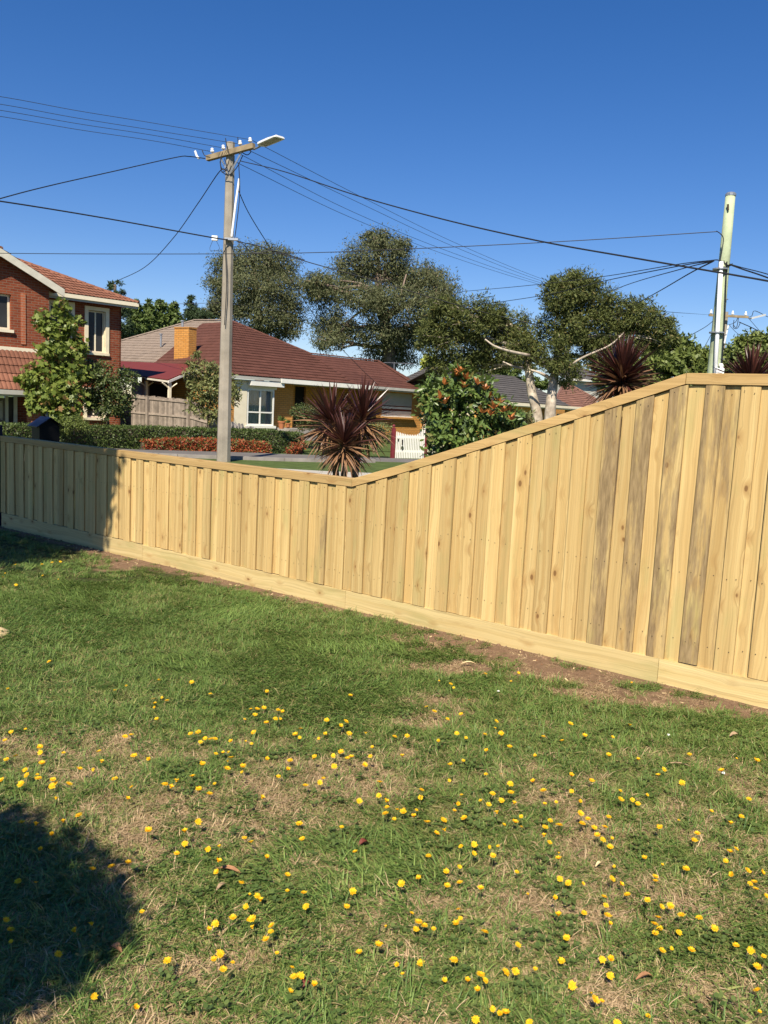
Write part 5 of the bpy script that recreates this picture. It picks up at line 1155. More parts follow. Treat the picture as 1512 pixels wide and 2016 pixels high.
# ------------------------------------------------------------------ cordylines: stiff strap leaves, each a part
def strap(L_, w_, droop, fold=.25):
    mb = MB(); n = 6; y = z = 0.0; e = 0.0
    for k in range(n+1):
        t = k/n; ww = w_*.5*min(1, .55+t*1.6)*(1-t**3)+.001; mb.v += [(-ww, y, z+ww*fold), (0, y, z), (ww, y, z+ww*fold)]
        y += L_/n*math.cos(e); z += L_/n*math.sin(e); e -= droop/n
    for k in range(n):
        b = 3*k; mb.f += [(b, b+1, b+4, b+3), (b+1, b+2, b+5, b+4)]
    return mb
STR = [strap(1, .066, d) for d in (.05, .25, .6, 1.0)]
CORD_ME = {(i, m): STR[i].mesh('leaf', mm) for i in range(4) for m, mm in ((0, lm_cord), (1, lm_cordtan))}
def cordyline(label, base, heads, group):
    t = thing('cordyline', label, 'plant', base, random.uniform(0, 6), group); inv = MW[t.name].inverted()
    mb = MB(); top = Vector(base)+UP*.3
    for c, L_, n, tilt in heads: mb.tube(spline([Vector(base)-UP*.05, Vector(base).lerp(c, .5)+Vector((0, 0, -.05)), c], 4), [.05, .047, .045, .043, .042, .041, .04, .035, .03], 8)
    mb.build('stem', m_bark_dark, t, smooth=True)
    rest = MB(); rest_low = MB()
    for c, L_, n, tilt in heads:
        for k in range(n+int(n*1.5)):
            u_ = ((k+.5)/n if k < n else (k-n+.5)/(n*1.5)); el = math.asin(max(-1, min(1, 1-1.72*u_)))+random.gauss(0, .09); az = k*2.39996+random.gauss(0, .2)
            d = Vector((math.cos(az)*math.cos(el), math.sin(az)*math.cos(el), math.sin(el)))+tilt; d.normalize()
            low = el < .22+random.gauss(0, .2); l_ = L_*random.uniform(.82, 1.08)*(1.0 if el > -.3 else .92)
            x = d.cross(UP); x = x.normalized() if x.length > .05 else Vector((1, 0, 0)); z = x.cross(d); rl = random.gauss(0, .35); x2 = x*math.cos(rl)+z*math.sin(rl); z2 = x2.cross(d)
            dr = 0 if el > .6 else (random.choice((0, 1, 1, 2)) if el > 0 else random.choice((1, 2, 2, 3)))
            M = Matrix((x2, d, z2)).transposed().to_4x4(); M = Matrix.Translation(c+d*.02+UP*.10*math.sin(el)) @ M @ Matrix.Diagonal((l_*1.05, l_, l_, 1)).to_4x4()
            if k < n: link('leaf', CORD_ME[dr, 1 if low else 0], t, inv @ M)
            else: R_ = rest_low if low else rest; b_ = len(R_.v); R_.v += [tuple(M @ Vector(q)) for q in STR[dr].v]; R_.f += [tuple(i+b_ for i in f) for f in STR[dr].f]
    tag(rest.build('leaves', lm_cord, t), kind='stuff'); tag(rest_low.build('leaves', lm_cordtan, t), kind='stuff')
Yc = 9.6
def hd(px, py, Y, wpx, n, tilt=(0, 0, 0)): return (P(px, py, Y), wpx*Y/FPX, n, Vector(tilt))
cordyline('three headed burgundy cordyline behind the dip of the fence', at0(686, 930, Yc), [hd(652, 842, Yc+.2, 74, 92, (-.1, 0, .0)), hd(712, 836, Yc+.25, 78, 92, (.1, 0, .0)), hd(677, 882, Yc-.25, 68, 92)], 'burgundy cordylines behind the fence')
cordyline('burgundy cordyline rising above the sloping part of the fence', at0(1222, 800, 8.6), [hd(1224, 758, 8.6, 80, 200, (0, 0, .05))], 'burgundy cordylines behind the fence')
cordyline('burgundy cordyline showing its tips above the fence at the pole', at0(1480, 800, 8.0), [hd(1476, 772, 8.0, 74, 150, (0, 0, .05)), hd(1530, 778, 8.1, 66, 60, (0, 0, .05))], 'burgundy cordylines behind the fence')

# ------------------------------------------------------------------ magnolia with rusty young leaves
def magnolia():
    Y = 13.0; bb = blobs_px([(905, 765, 50, 34), (870, 800, 44, 40, .2), (940, 800, 60, 44, .1), (900, 850, 64, 40, -.1), (985, 830, 40, 30, .2), (868, 850, 30, 40, .2), (1000, 820, 26, 26), (930, 880, 70, 30), (865, 890, 30, 34), (905, 735, 22, 18), (850, 770, 20, 40, .4)], Y)
    t = thing('magnolia_bush', 'glossy leaved magnolia bush with rusty young shoots beside the picket gate', 'shrub', at0(915, 850, Y), 0); inv = MW[t.name].inverted()
    p, d, nn = foliage(bb, 5200, .3, .3, .8, .45, 14); sz = .125*rng.uniform(.6, 1.2, len(p))
    near = np.argsort(p[:, 1]+rng.normal(0, .12, len(p))); T, F_ = LEAF['oval']; mb = MB(); mb.v = [tuple(v) for v in T]; mb.f = list(F_); lme = mb.mesh('leaf', lm_mag); rme = mb.mesh('leaf', lm_magrust)
    def one(pos, dr, n_, s_, me):
        y = Vector(dr).normalized(); x = y.cross(Vector(n_)).normalized(); z = x.cross(y); M = Matrix.Translation(Vector(pos)) @ Matrix((x*s_, y*s_, z*s_)).transposed().to_4x4(); link('leaf', me, t, inv @ M)
    for i in near[:170]: one(p[i], d[i], nn[i], float(sz[i]), lme)
    r_ = near[170:]; link('leaves', leaf_mesh('leaves', p[r_], d[r_], nn[r_], sz[r_], 'oval', lm_mag, inv), t)['kind'] = 'stuff'
    for px, py in ((905, 727), (897, 735), (918, 741), (875, 752), (866, 780), (876, 790), (940, 752), (955, 762), (962, 778), (983, 790), (972, 800), (990, 806), (1003, 806), (1008, 822), (950, 808), (965, 812), (912, 758)):
        c = P(px, py+6, Y-.35+random.uniform(-.15, .25))
        for k in range(7):
            a_ = k*.9+random.random(); e = random.uniform(.3, 1.3); dr = (math.cos(a_)*math.cos(e), math.sin(a_)*math.cos(e), math.sin(e)); one(c, dr, (-dr[0], -dr[1], 1.2), random.uniform(.11, .165), rme)
    for c_, r in bb[:9]:
        mb = MB(); limb(mb, at0(915, 850, Y)+Vector((random.uniform(-.1, .1), random.uniform(-.1, .1), 0)), Vector(tuple(c_)), .022, .008, n=4, seg=5); mb.build('stem', m_bark_grey, t, smooth=True)
    q, d2, n2 = foliage(blobs_px([(848, 800, 16, 40), (850, 770, 14, 24)], 14), 1400, .4, .3, .8, .4, 20)
    bush('twiggy_shrub', 'greyish twiggy low shrub between the magnolia and paperbark trunks', [(1010, 845, 20, 16), (1025, 835, 14, 18), (1042, 828, 12, 20), (990, 862, 24, 14), (985, 880, 30, 16)], 14, 1500, .075, 'gum', lm_olive, per=14, shell=.2)
    bush('fine_leaved_shrub', 'dense dark fine leaved shrub hugging the house side of the magnolia', [(850, 785, 18, 40), (845, 820, 14, 30), (860, 760, 14, 16)], 14.2, 3000, .05, 'oval', lm_dark, per=30)
magnolia()

# ------------------------------------------------------------------ shade trees that stand beside the viewer and shade the fence end and the lawn corner
def shade(label, base, pts, n, size, seed):
    """pts: (shadow point x, y, z, height above it, radius)"""
    h = sdir/sdir.z; bl = []
    for x, y, z, k, r in pts: c = Vector((x, y, z))+h*k; bl.append((np.array(c), np.array([r, r, r])))
    tree('shade_tree', label, 'tree', base, [Vector(base), Vector(base)+UP*1.2, Vector(tuple(bl[0][0]))], bl, n, size, 'oval', lm_poplar, m_bark_dark, 'garden trees whose shade crosses the lawn', r0=.12, shell=.2, clump=.35, per=30)
S = lambda s, z: FP(s, 0, z)
sh = []
for s_, z_, k_, r_ in ((1.9, .2, 4.4, .34), (1.75, .7, 4.5, .42), (1.95, .75, 4.5, .3), (1.2, .4, 4.4, .6), (.6, .9, 4.4, .7), (-.5, .9, 4.2, .8), (.3, .5, 4.4, .75), (1.0, .8, 4.6, .7), (1.62, .95, 4.4, .50), (1.86, .45, 4.5, .34), (2.02, .98, 4.5, .26), (2.10, .72, 4.4, .22), (.8, .1, 4.4, .6), (1.5, .1, 4.4, .45), (-.6, .2, 4.2, .8), (1.0, 1.2, 4.8, .5), (0, 1.3, 4.8, .6)):
    q = S(s_, z_); sh.append((q.x, q.y, q.z, k_, r_))
for x, y in ((-4.4, 9.2), (-3.7, 8.7), (-4.6, 8.3), (-3.9, 8.2)): sh.append((x, y, 0, 4.4, .6))
shade('leafy garden tree out past the fence end, shading the first palings', (-5.9, 5.6, 0), sh, 30000, .11, 1)
sh = [(-1.28, 2.66, 0, 2.3, .26), (-1.0, 2.50, 0, 2.2, .22), (-.90, 2.34, 0, 2.2, .17), (-1.0, 2.22, 0, 2.1, .20), (-1.25, 2.40, 0, 2.1, .30), (-1.6, 2.55, 0, 2.2, .36), (-1.7, 2.3, 0, 2.2, .36), (-2.0, 2.6, 0, 2.3, .4), (-1.45, 2.75, 0, 2.3, .24)]
shade('small garden tree close to the viewer, shading the lower lawn corner', (-2.6, -.2, 0), sh, 30000, .06, 2)
# ------------------------------------------------------------------ utility pole with cross arm, insulators and street light
YP = 23.0
def oct_pole(mb, base, top, r0, r1, n=8): mb.tube([base, base.lerp(top, .5), top], [r0, (r0+r1)/2, r1], n, ref=Vector((1, 0.35, 0)))
PB = P(440, 905, YP); PB.z = 0; PT = P(460, 281, YP); PT.x, PT.y = PB.x-.02, PB.y
def utility_pole():
    t = thing('utility_pole', 'tall weathered timber utility pole with cross arm and street light', 'pole', PB)
    mb = MB(); oct_pole(mb, PB-UP*.3, PT, .20, .115); mb.build('pole', m_pole, t)
    ang = R(32); ad = Vector((math.cos(ang), -math.sin(ang), 0))          # arm runs toward the viewer on its right-hand side
    c = P(456, 297, YP-.16); hl = .92
    L_, R_ = P(408, 312, YP-.16+.35), P(500, 287, YP-.16-.35)
    d = (R_-L_); L_ = L_; tt = d.normalized(); s_ = tt.cross(UP).normalized(); u_ = s_.cross(tt)
    mb = MB(); mb.box((L_+R_)/2, d, s_*.12, u_*.13); arm = mb.build('cross_arm', m_poletop, t)
    for k in (.12, .36, .72, .93):
        b = L_+d*k+u_*.065; mb = MB(); mb.tube([b-u_*.02, b+u_*.08], .014, 6); mb.build('insulator_pin', m_steel, arm)
        mb = MB(); n_ = 10
        for r_, z in ((.02, .05), (.065, .06), (.07, .09), (.04, .11), (.052, .125), (.048, .155), (.02, .17)):
            for q in range(n_): w_ = 6.2832*q/n_; mb.v.append(tuple(b+u_*z+(tt*math.cos(w_)+s_*math.sin(w_))*r_*.8))
        for i in range(6):
            for q in range(n_): mb.f.append((i*n_+q, i*n_+(q+1) % n_, i*n_+n_+(q+1) % n_, i*n_+n_+q))
        mb.f.append(tuple(range(6*n_, 7*n_))); mb.build('insulator', m_ceramic, arm, smooth=True)
    for x0, x1 in ((.28, 0), (.74, 0)):
        a = L_+d*x0-u_*.06; b = Vector((PB.x, PB.y-.13, P(454, 346, YP).z)); mb = MB(); mb.box((a+b)/2, b-a, (b-a).cross(s_).normalized()*.05, s_*.012); mb.build('brace', m_steel, t)
    # street light
    l0, l1, l2 = P(500, 294, YP-.5), P(512, 288, YP-.75), P(552, 271, YP-1.5)
    mb = MB(); mb.tube([R_-tt*.1-u_*.02, l0, l1], .025, 6); mb.build('lamp_arm', m_steel, t)
    ld_ = (l2-l1); lt = ld_.normalized(); ls = lt.cross(UP).normalized(); lu = ls.cross(lt); mb = MB()
    for k, (w_, h_) in ((0, (.06, .06)), (.10, (.14, .085)), (.5, (.15, .085)), (.94, (.15, .06)), (1, (.12, .04))):
        c_ = l1+ld_*k
        for a, b in ((-1, 0), (-1, .5), (-.6, 1), (.6, 1), (1, .5), (1, 0)): mb.v.append(tuple(c_+ls*a*w_+lu*b*h_))
    for i in range(4):
        for q in range(6): mb.f.append((i*6+q, i*6+(q+1) % 6, i*6+6+(q+1) % 6, i*6+6+q))
    mb.f += [(5, 4, 3, 2, 1, 0), tuple(range(24, 30))]; lh = mb.build('lamp_head', m_pvc, t)
    mb = MB(); mb.slab([l1+ld_*.15-ls*.09-lu*.012, l1+ld_*.9-ls*.09-lu*.012, l1+ld_*.9+ls*.09-lu*.012, l1+ld_*.15+ls*.09-lu*.012], lu*.010); mb.build('lamp_lens', m_gutter, lh)
    # conduit, bracket, cable loops
    mb = MB(); mb.tube([P(471, 352, YP-.2), P(464, 400, YP-.22), P(456, 466, YP-.22)], .028, 6); mb.build('conduit', m_pvc, t)
    mb = MB(); mb.box(P(456, 471, YP-.2), (.36, 0, 0), (0, .1, 0), (0, 0, .06)); mb.build('cable_bracket', m_steel, t)
    for pts in (((438, 300), (434, 322), (440, 335), (448, 325), (452, 312)), ((442, 312), (447, 332), (437, 338), (433, 318)), ((476, 300), (487, 305), (494, 298), (486, 293)), ((468, 270), (471, 285), (486, 294)), ((444, 272), (447, 290), (452, 305)), ((398, 296), (403, 306), (414, 310)), ((470, 320), (472, 380), (466, 440), (462, 470)), ((478, 306), (466, 330), (450, 345), (436, 338)), ((443, 480), (446, 560), (442, 640))):
        mb = MB(); mb.tube(spline([P(x, y, YP-.24) for x, y in pts], 5), .012, 5); mb.build('cable_loop', m_cable, t)
    mb = MB(); mb.tube(spline([P(384, 297, YP), P(388, 308, YP), P(392, 312, YP-.05)], 4), .03, 6); mb.build('cable_terminal', m_pvc, t)
    mb = MB(); mb.box(P(423, 469, YP-.3), (.15, 0, 0), (0, .1, 0), (0, 0, .12)); mb.build('junction_box', m_pvc, t)
    mb = MB(); mb.tube(spline([P(419, 473, YP-.3), P(413, 490, YP-.3), P(420, 494, YP-.3), P(432, 490, YP-.3), P(426, 474, YP-.3)], 5), .006, 4); mb.build('cable_loop', m_cable, t)
utility_pole()

# ------------------------------------------------------------------ pale green service pole behind the tall fence
YG = 11.0
def green_pole():
    b, t_ = P(1403, 760, YG), P(1434, 384, YG); b.z = 0; t_.x, t_.y = b.x+.0, b.y; b.x = t_.x = P(1405, 735, YG).x
    t = thing('service_pole', 'pale green treated log pole with a white conduit behind the fence', 'pole', b)
    mb = MB(); pts = [b-UP*.2]+[b.lerp(t_, k/6)+Vector((random.uniform(-.004, .004), 0, 0)) for k in range(1, 7)]; mb.tube(pts, [.105, .10, .094, .085, .075, .068, .060], 14); mb.build('log', m_greenpole, t, smooth=True)
    mb = MB(); mb.lathe(t_, [(.066, -.012), (.068, .012), (.05, .03), (.005, .034)], 12); mb.build('metal_cap', m_steel, t)
    x = lambda px, py, dy=-.11: P(px, py, YG+dy)
    mb = MB(); mb.tube([x(1406, 770), x(1412, 660), x(1420, 515)], .027, 8); cd_ = mb.build('conduit', m_pvc, t, smooth=True)
    for y, px in ((655, 1411), (530, 1418)):
        mb = MB(); p = x(px, y, -.06); mb.tube([p-UP*.008, p+UP*.008], .095, 14); mb.build('strap', m_steel, cd_)
    mb = MB(); mb.box(x(1415, 735, -.13), (.10, 0, 0), (0, .09, 0), (0, 0, .13)); mb.build('conduit_elbow', m_pvc, t)
    mb = MB(); mb.tube(spline([x(1418, 728), x(1421, 724), x(1420, 718), x(1416, 720)], 4), .022, 6); mb.build('conduit_elbow', m_pvc, t)
    mb = MB(); mb.tube(spline([x(1431, 515, -.08), x(1429, 560, -.1), x(1426, 640, -.1), x(1420, 735, -.1)], 5), .008, 5); mb.build('earth_cable', m_cable, t)
    for y, px in ((590, 1428), (660, 1425), (708, 1421)):
        mb = MB(); mb.tube([x(px, y, -.08), x(px+5, y-1, -.06)], .008, 5); mb.build('cable_clip', m_steel, t)
    mb = MB(); mb.tube(spline([x(1411, 455, 0), x(1418, 460), x(1424, 469), x(1422, 490), x(1418, 512)], 5), .006, 5); mb.build('cable_loop', m_cable, t)
    mb = MB(); mb.tube(spline([x(1406, 512, 0), x(1414, 512), x(1424, 516), x(1433, 522, -.08), x(1440, 520, 0)], 5), .007, 5); mb.build('cable_loop', m_cable, t)
    mb = MB(); mb.tube(spline([x(1425, 513), x(1428, 522), x(1436, 524, -.05), x(1442, 519, 0)], 5), .006, 5); mb.build('cable_loop', m_cable, t)
    mb = MB(); mb.tube([x(1433, 402, -.07), x(1434, 414, -.07)], [.014, .010], 6); mb.build('knot', m_bark_dark, t)
green_pole()
YD = 60
def far_pole():
    b = P(1426, 720, YD); b.z = 0; tp = P(1430, 614, YD); tp.x, tp.y = b.x, b.y
    b.x = tp.x = P(1428, 640, YD).x
    t = thing('utility_pole', 'distant utility pole with cross arm and street light behind the green pole', 'pole', b)
    mb = MB(); oct_pole(mb, b, tp, .2, .13); mb.build('pole', m_pole, t)
    L_, R_ = P(1393, 621, YD), P(1470, 625, YD-.5); d = R_-L_; mb = MB(); mb.box((L_+R_)/2+Vector((0, -.25, 0)), d, (0, .12, 0), (0, 0, .16)); am = mb.build('cross_arm', m_poletop, t)
    for k in (.05, .3, .6, .93):
        c = L_+d*k+Vector((0, -.25, .08)); mb = MB(); mb.lathe(c, [(.03, 0), (.09, .05), (.1, .14), (.05, .18), (.07, .22), (.03, .3)], 8); mb.build('insulator', m_ceramic, am)
    a_, b_ = P(1478, 627, YD-1), P(1506, 620, YD-2); mb = MB(); mb.tube([R_, a_], .03, 5); mb.build('lamp_arm', m_steel, t)
    mb = MB(); dd = b_-a_; mb.box((a_+b_)/2, dd, (0, .28, 0), (-.02, 0, .13)); mb.build('lamp_head', m_pvc, t)
    for pts in (((1434, 640), (1448, 634), (1454, 622), (1450, 645), (1444, 640)), ((1445, 630), (1444, 645), (1452, 646), (1458, 634)), ((1470, 625), (1480, 622), (1486, 612), (1512, 624))):
        mb = MB(); mb.tube(spline([P(x, y, YD-.6) for x, y in pts], 5), .025, 4); mb.build('cable_loop', m_cable, t)
    mb = MB(); mb.tube([P(1434, 640, YD-.3), P(1426, 676, YD-.3)], .05, 5); mb.build('conduit', m_pvc, t)
far_pole()

# ------------------------------------------------------------------ overhead wires, each one a thing
def wire(label, pts, r=.009, m=None, group='overhead wires'):
    q = [P(*p) for p in pts]; s = spline(q, 10); t = MB(); t.tube(s, r, 5, ref=UP)
    o = t.build('overhead_wire', m or m_wire); tag(o, label, 'wire', group); return o
for y0, y1, x2, y2, lab in ((190, 242, 494, 275, 'topmost of the four bare wires running to the pole from the upper edge'), (205, 256, 468, 283, 'second from top of the four bare wires running to the pole'), (217, 266, 438, 291, 'third from top of the four bare wires running to the pole'), (229, 277, 414, 298, 'lowest of the four bare wires running to the pole cross arm')):
    wire(lab, [(-260, y0-38, 16.8), (0, y0, 19.1), (150, (y0+y1)/2+1.5, 20.3), (300, y1, 21.5), (x2, y2, 22.9)], .0062)
for x0, y0, x1, y1, x2, y2, lab in ((494, 275, 720, 392, 1078, 553, 'highest of the bare wires going from the pole to the far trees'), (490, 296, 700, 396, 1075, 556, 'second of the bare wires going from the pole to the far trees'), (466, 300, 690, 415, 1072, 559, 'third of the bare wires going from the pole to the far trees'), (462, 318, 690, 428, 1070, 562, 'lowest of the bare wires going from the pole to the far trees')):
    wire(lab, [(x0, y0, 22.9), (x1, y1, 31), ((x1+x2)/2+5, (y1+y2)/2+9, 38), (x2, y2, 46), (1250, 606, 52), (1396, 620, 59.8)], .008)
wire('thick black service cable from the pole crossing high over the fence', [(474, 317, 22.8), (560, 338, 19.5), (700, 384, 16), (870, 431, 13.5), (1060, 474, 11.6), (1250, 508, 10.3), (1512, 553, 9.0), (1700, 590, 8.2)], .011, m_cable)
wire('thick dark telephone cable running in from the edge to the pole bracket', [(-200, 370, 17), (0, 396, 18.9), (210, 430, 20.8), (420, 468, 22.5), (452, 471, 22.8)], .017, m_cable)
wire('dark telephone cable sagging from the pole bracket toward the paperbark', [(458, 471, 22.8), (480, 478, 22.9), (508, 484, 23.1), (600, 514, 23.4), (740, 553, 23.8), (920, 606, 24.3), (1066, 642, 24.7)], .013, m_cable)
wire('short looping cable dipping beside the pole bracket', [(466, 474, 22.8), (480, 482, 22.8), (492, 494, 22.9), (508, 498, 22.9), (540, 494, 23.0), (600, 512, 23.35)], .012, m_cable)
wire('black service cable from the cross arm tip going off past the brick gable', [(404, 312, 22.8), (372, 308, 22.4), (345, 310, 22), (220, 338, 20), (100, 365, 18.3), (0, 391, 16.8), (-200, 450, 14.5)], .012, m_cable)
wire('black service cable dropping steeply from the pole to the brick house', [(446, 336, 22.8), (432, 338, 23.2), (390, 400, 25.5), (340, 470, 28.5), (285, 526, 32), (224, 556, 36)], .013, m_cable)
wire('thin service cable dropping from the pole to the maroon roof eave', [(468, 372, 22.8), (490, 420, 23.6), (530, 485, 25), (580, 562, 27.5), (640, 650, 31), (700, 715, 35), (743, 757, 38.8)], .012, m_cable)
wire('long level wire passing low in front of the pole to the green pole', [(-200, 494, 15), (0, 498.5, 14.2), (300, 500, 13.3), (590, 498, 12.6), (850, 488, 12), (1130, 474, 11.5), (1411, 456, 11)], .0055, m_cable)
wire('upper of the two cables fanning from the green pole through the trees', [(1406, 512, 11), (1330, 521, 13), (1183, 545, 17), (1040, 562, 21), (909, 574, 25)], .007, m_cable)
wire('lower of the two cables fanning from the green pole through the trees', [(1405, 513, 11), (1330, 525, 13), (1190, 553, 17), (1072, 581, 21), (916, 604, 25)], .008, m_cable)
wire('faint cable from the green pole falling behind the paperbark crown', [(1405, 514, 11), (1340, 530, 14), (1223, 565, 20), (1120, 610, 27), (1052, 637, 33)], .008, m_cable)
wire('steep cable from the green pole to the roofs below the paperbark', [(1405, 514, 11), (1360, 537, 13), (1300, 572, 17), (1244, 603, 22), (1180, 640, 28), (1130, 680, 34)], .010, m_cable)
wire('upper cable leaving the green pole past the street lamp', [(1434, 519, 11), (1462, 527, 10.5), (1512, 540, 9.8), (1620, 575, 9)], .006, m_cable)
wire('heavier lower cable leaving the green pole past the street lamp', [(1434, 520, 11), (1462, 530, 10.5), (1512, 547, 9.8), (1620, 590, 9)], .009, m_cable)
wire('cable sloping down from the distant pole behind the rounded tree', [(1404, 632, 59.5), (1385, 646, 55), (1340, 670, 48), (1300, 690, 42)], .022, m_cable)
wire('steeper short cable from the distant pole to the rounded tree', [(1402, 655, 59), (1394, 670, 57), (1383, 690, 54), (1376, 704, 52)], .02, m_cable)
wire('thick cable from the distant pole down to the rounded tree at the frame edge', [(1455, 634, 59), (1480, 645, 55), (1505, 658, 50), (1540, 675, 45)], .03, m_cable)
wire('thin wire from the distant lamp down to the rounded tree at the frame edge', [(1474, 627, 58.5), (1488, 643, 56), (1505, 662, 52), (1530, 690, 48)], .016, m_cable)
wire('thin wire slanting from the distant pole foot to the rounded tree tops', [(1436, 640, 59.5), (1450, 655, 57), (1468, 668, 54), (1490, 690, 50)], .016, m_cable)
wire('thin level wire crossing just above the hipped roofs', [(200, 597, 40), (271, 598, 40), (360, 598, 40), (443, 597, 40), (520, 607, 41), (640, 626, 42)], .010, m_cable)

# ------------------------------------------------------------------ small yellow lawn flowers
FL = []
def fl(sx, ox, oy, s):
    v = [int(x) for x in s.split()]; FL.extend((ox+v[i]/sx, oy+v[i+1]/sx) for i in range(0, len(v), 2))
fl(2, 0, 1100, '30 512 452 518 497 500 627 478 755 486 829 533 1051 522 1380 538 605 552 638 546 658 558 610 570 610 587 617 632 988 592 1013 591 1039 587 1004 614 963 632 1095 595 1113 605 1085 630 1104 630 1049 647 1286 635 1342 657 1363 640 43 682 100 670 20 715 750 690 780 683 999 684 493 700 516 694 790 722 808 708 830 710 848 709 911 721 967 721 990 728 1163 693 1180 704 1184 670 1255 708 1281 690 1375 688 1440 690 157 743 158 763 250 766 390 760 62 777 25 791 527 775 587 790 165 806 400 802 850 768 880 766 902 764 910 786 897 800 797 808 895 826 956 818 952 840 1052 790 1142 795 1238 778 1235 788 1312 775 1343 762 1368 786 1383 781 1458 778 1467 745 1436 813 99 832 105 852 147 850 150 866 312 829 367 830 452 866 272 886 205 895 208 870 218 884 82 887 5 872 695 878 650 888 673 902 758 858 845 886 782 905 826 926 1097 857 1134 831 1316 818 1203 892 1273 864 1260 881 1492 932 1495 880 1415 954 1031 943 502 946 518 898 220 948 193 405 168 66 230 81 63 103 10 72 20 57 165 22 205 15 60 25 238 12')
fl(2, 756, 1200, '42 500 91 498 198 402 303 412 250 431 167 383 336 356 442 440 438 466 287 487 323 505 398 491 215 518 72 580 405 557 495 540 461 488 400 253 263 293 275 308 217 283 500 282 530 250 975 290 735 450 968 458 900 503 702 518 790 497 628 500 885 572 595 575 1000 592 1203 570 1387 588 1468 595 1330 635 1080 653 1103 630 1173 682 312 595 261 611 257 673 401 648 462 647 498 686 587 678 738 655 818 673 627 712 739 716 500 721 148 710 144 740 305 730 290 766 380 752 428 726 412 768 463 752 277 793 633 766 771 756 678 758 930 713 933 747 978 750 1000 765 1037 730 1437 747 8 757 12 778 5 803 52 788 76 797 40 824 128 790 118 816 170 840 235 830 206 883 241 872 315 820 445 803 473 846 516 838 541 855 540 815 512 765 655 831 635 858 690 848 774 803 803 824 780 842 630 893 652 918 885 816 828 858 870 857 840 890 820 907 862 906 899 900 890 935 1086 858 1160 833 1289 795 1365 844 1407 815 355 925 355 960 303 932 415 935 449 932 429 970 685 957 687 980 175 970 1025 978 1233 882 1222 908 1387 943 1363 955 1345 988')
fl(3.024, 0, 1550, '470 168 377 207 130 212 212 226 310 282 240 370 108 560 213 568 550 487 665 472 763 450 883 258 1100 265 1100 335 1052 393 1180 205 1240 370 1307 355 1455 303 1497 330 1290 505 1437 568 1300 443 845 740 545 822 447 858 62 853 65 918 37 790 348 995 560 1245 808 1316 997 1033 1467 712 1385 775 1245 850 1283 812')
fl(4.2, 400, 1600, '795 92 1145 120 820 217 1255 322 525 375 697 513 695 645 833 660 383 680 447 688 473 730 355 780 850 775 1187 778 1238 655 245 868 405 880 380 890 408 957 565 935 560 983 520 1052 610 1160 735 1280 750 1358 805 1352 915 1430 720 1477 140 1168 90 1215 245 1237 165 1295 1290 1157 1450 1095')
fl(3.024, 700, 1550, '540 500 620 473 960 503 1210 395 1208 425 272 575 375 540 545 585 620 567 745 602 1028 640 1185 660 1217 546 1268 570 1355 573 335 748 612 726 625 780 180 832 375 803 360 845 408 822 465 843 600 812 770 860 1360 748 1208 763 1256 896 967 940 137 938 20 983 587 1028 388 1047 247 1058 280 1113 895 1100 952 1097 1070 1080 1227 1033 1470 1025 530 1145 668 1153 745 1117 773 1150 725 1210 815 1320 862 1350 895 1345 714 1383 1035 1400 1290 1180 1480 650 1490 700 1490 760')
fl(4.2, 1152, 1600, '490 375 637 435 835 462 580 530 583 565 223 548 293 595 240 445 348 675 155 688 172 768 187 848 203 922 515 722 635 777 705 775 605 867 795 845 945 868 575 922 615 955 580 997 775 990 1070 958 715 1122 878 1135 637 1140 1162 398 1212 515 1347 478 1465 492 1400 573 1410 630 1365 587 1500 692 1247 1095 1367 1142 1478 1188 1425 1275 140 1212 213 1217 207 1347 52 1497 87 1545 138 1562 522 1680 1425 1468 1443 1648 265 1740')
keep = []
for p in sorted(FL, key=lambda q: -q[1]):
    if not any(abs(p[0]-q[0]) < 5 and abs(p[1]-q[1]) < 5 for q in keep): keep.append(p)
m_petal = leafmat('yellow_petal', (0.80, 0.41, 0.006), (0.94, 0.66, 0.03), .25, .6, .2); m_disc = paint('orange_flower_centre', (0.70, 0.34, 0.006), 0.8, 0.1, 200); m_stem = paint('flower_stem', (0.14, 0.16, 0.05), 0.7, 0.1, 50)
def flower_head(d, cup):
    mb = MB()
    for ring, (n, r, up) in enumerate(((14, 1.0, cup), (11, .74, cup+.22), (8, .42, cup+.4))):
        for k in range(n):
            a = 6.2832*k/n+ring*.2+random.uniform(-.08, .08); L_ = d*.5*r*random.uniform(.78, 1.1); w_ = d*.062; c, s = math.cos(a), math.sin(a); b = len(mb.v); cu_, su_ = math.cos(up), math.sin(up)
            for t_, ww in ((.12, .5), (.75, 1.0), (1.0, .7)):
                x, z = L_*t_*cu_, L_*t_*su_+ring*d*.02; mb.v += [(c*x-s*w_*ww, s*x+c*w_*ww, z), (c*x+s*w_*ww, s*x-c*w_*ww, z)]
            mb.f += [(b, b+1, b+3, b+2), (b+2, b+3, b+5, b+4)]
    return mb
HM = [(flower_head(1.0, c), c) for c in (.12, .25, .45, .8)]
HME = [mb.mesh('flower_head', m_petal) for mb, _ in HM]
mbd = MB(); mbd.lathe((0, 0, .02), [(.14, 0), (.15, .05), (.08, .09), (.01, .10)], 8); DME = mbd.mesh('flower_centre', m_disc)
mbd = MB(); mbd.lathe((0, 0, -.16), [(.03, -.02), (.10, .04), (.13, .12), (.12, .17)], 7); CME = mbd.mesh('flower_cup', m_stem)
ZONES = [('in the shade at the lawn corner', lambda x, y: (x-0)/300+abs(y-1800)/230 < 1.0 and x < 290),
         ('by the shaded end of the fence', lambda x, y: y < 1170 and x < 300),
         ('in bare earth along the tall fence', lambda x, y: x > 900 and y < 1360+(x-900)*.08),
         ('in the thick green lawn middle', lambda x, y: y < 1330)]
far = MB()
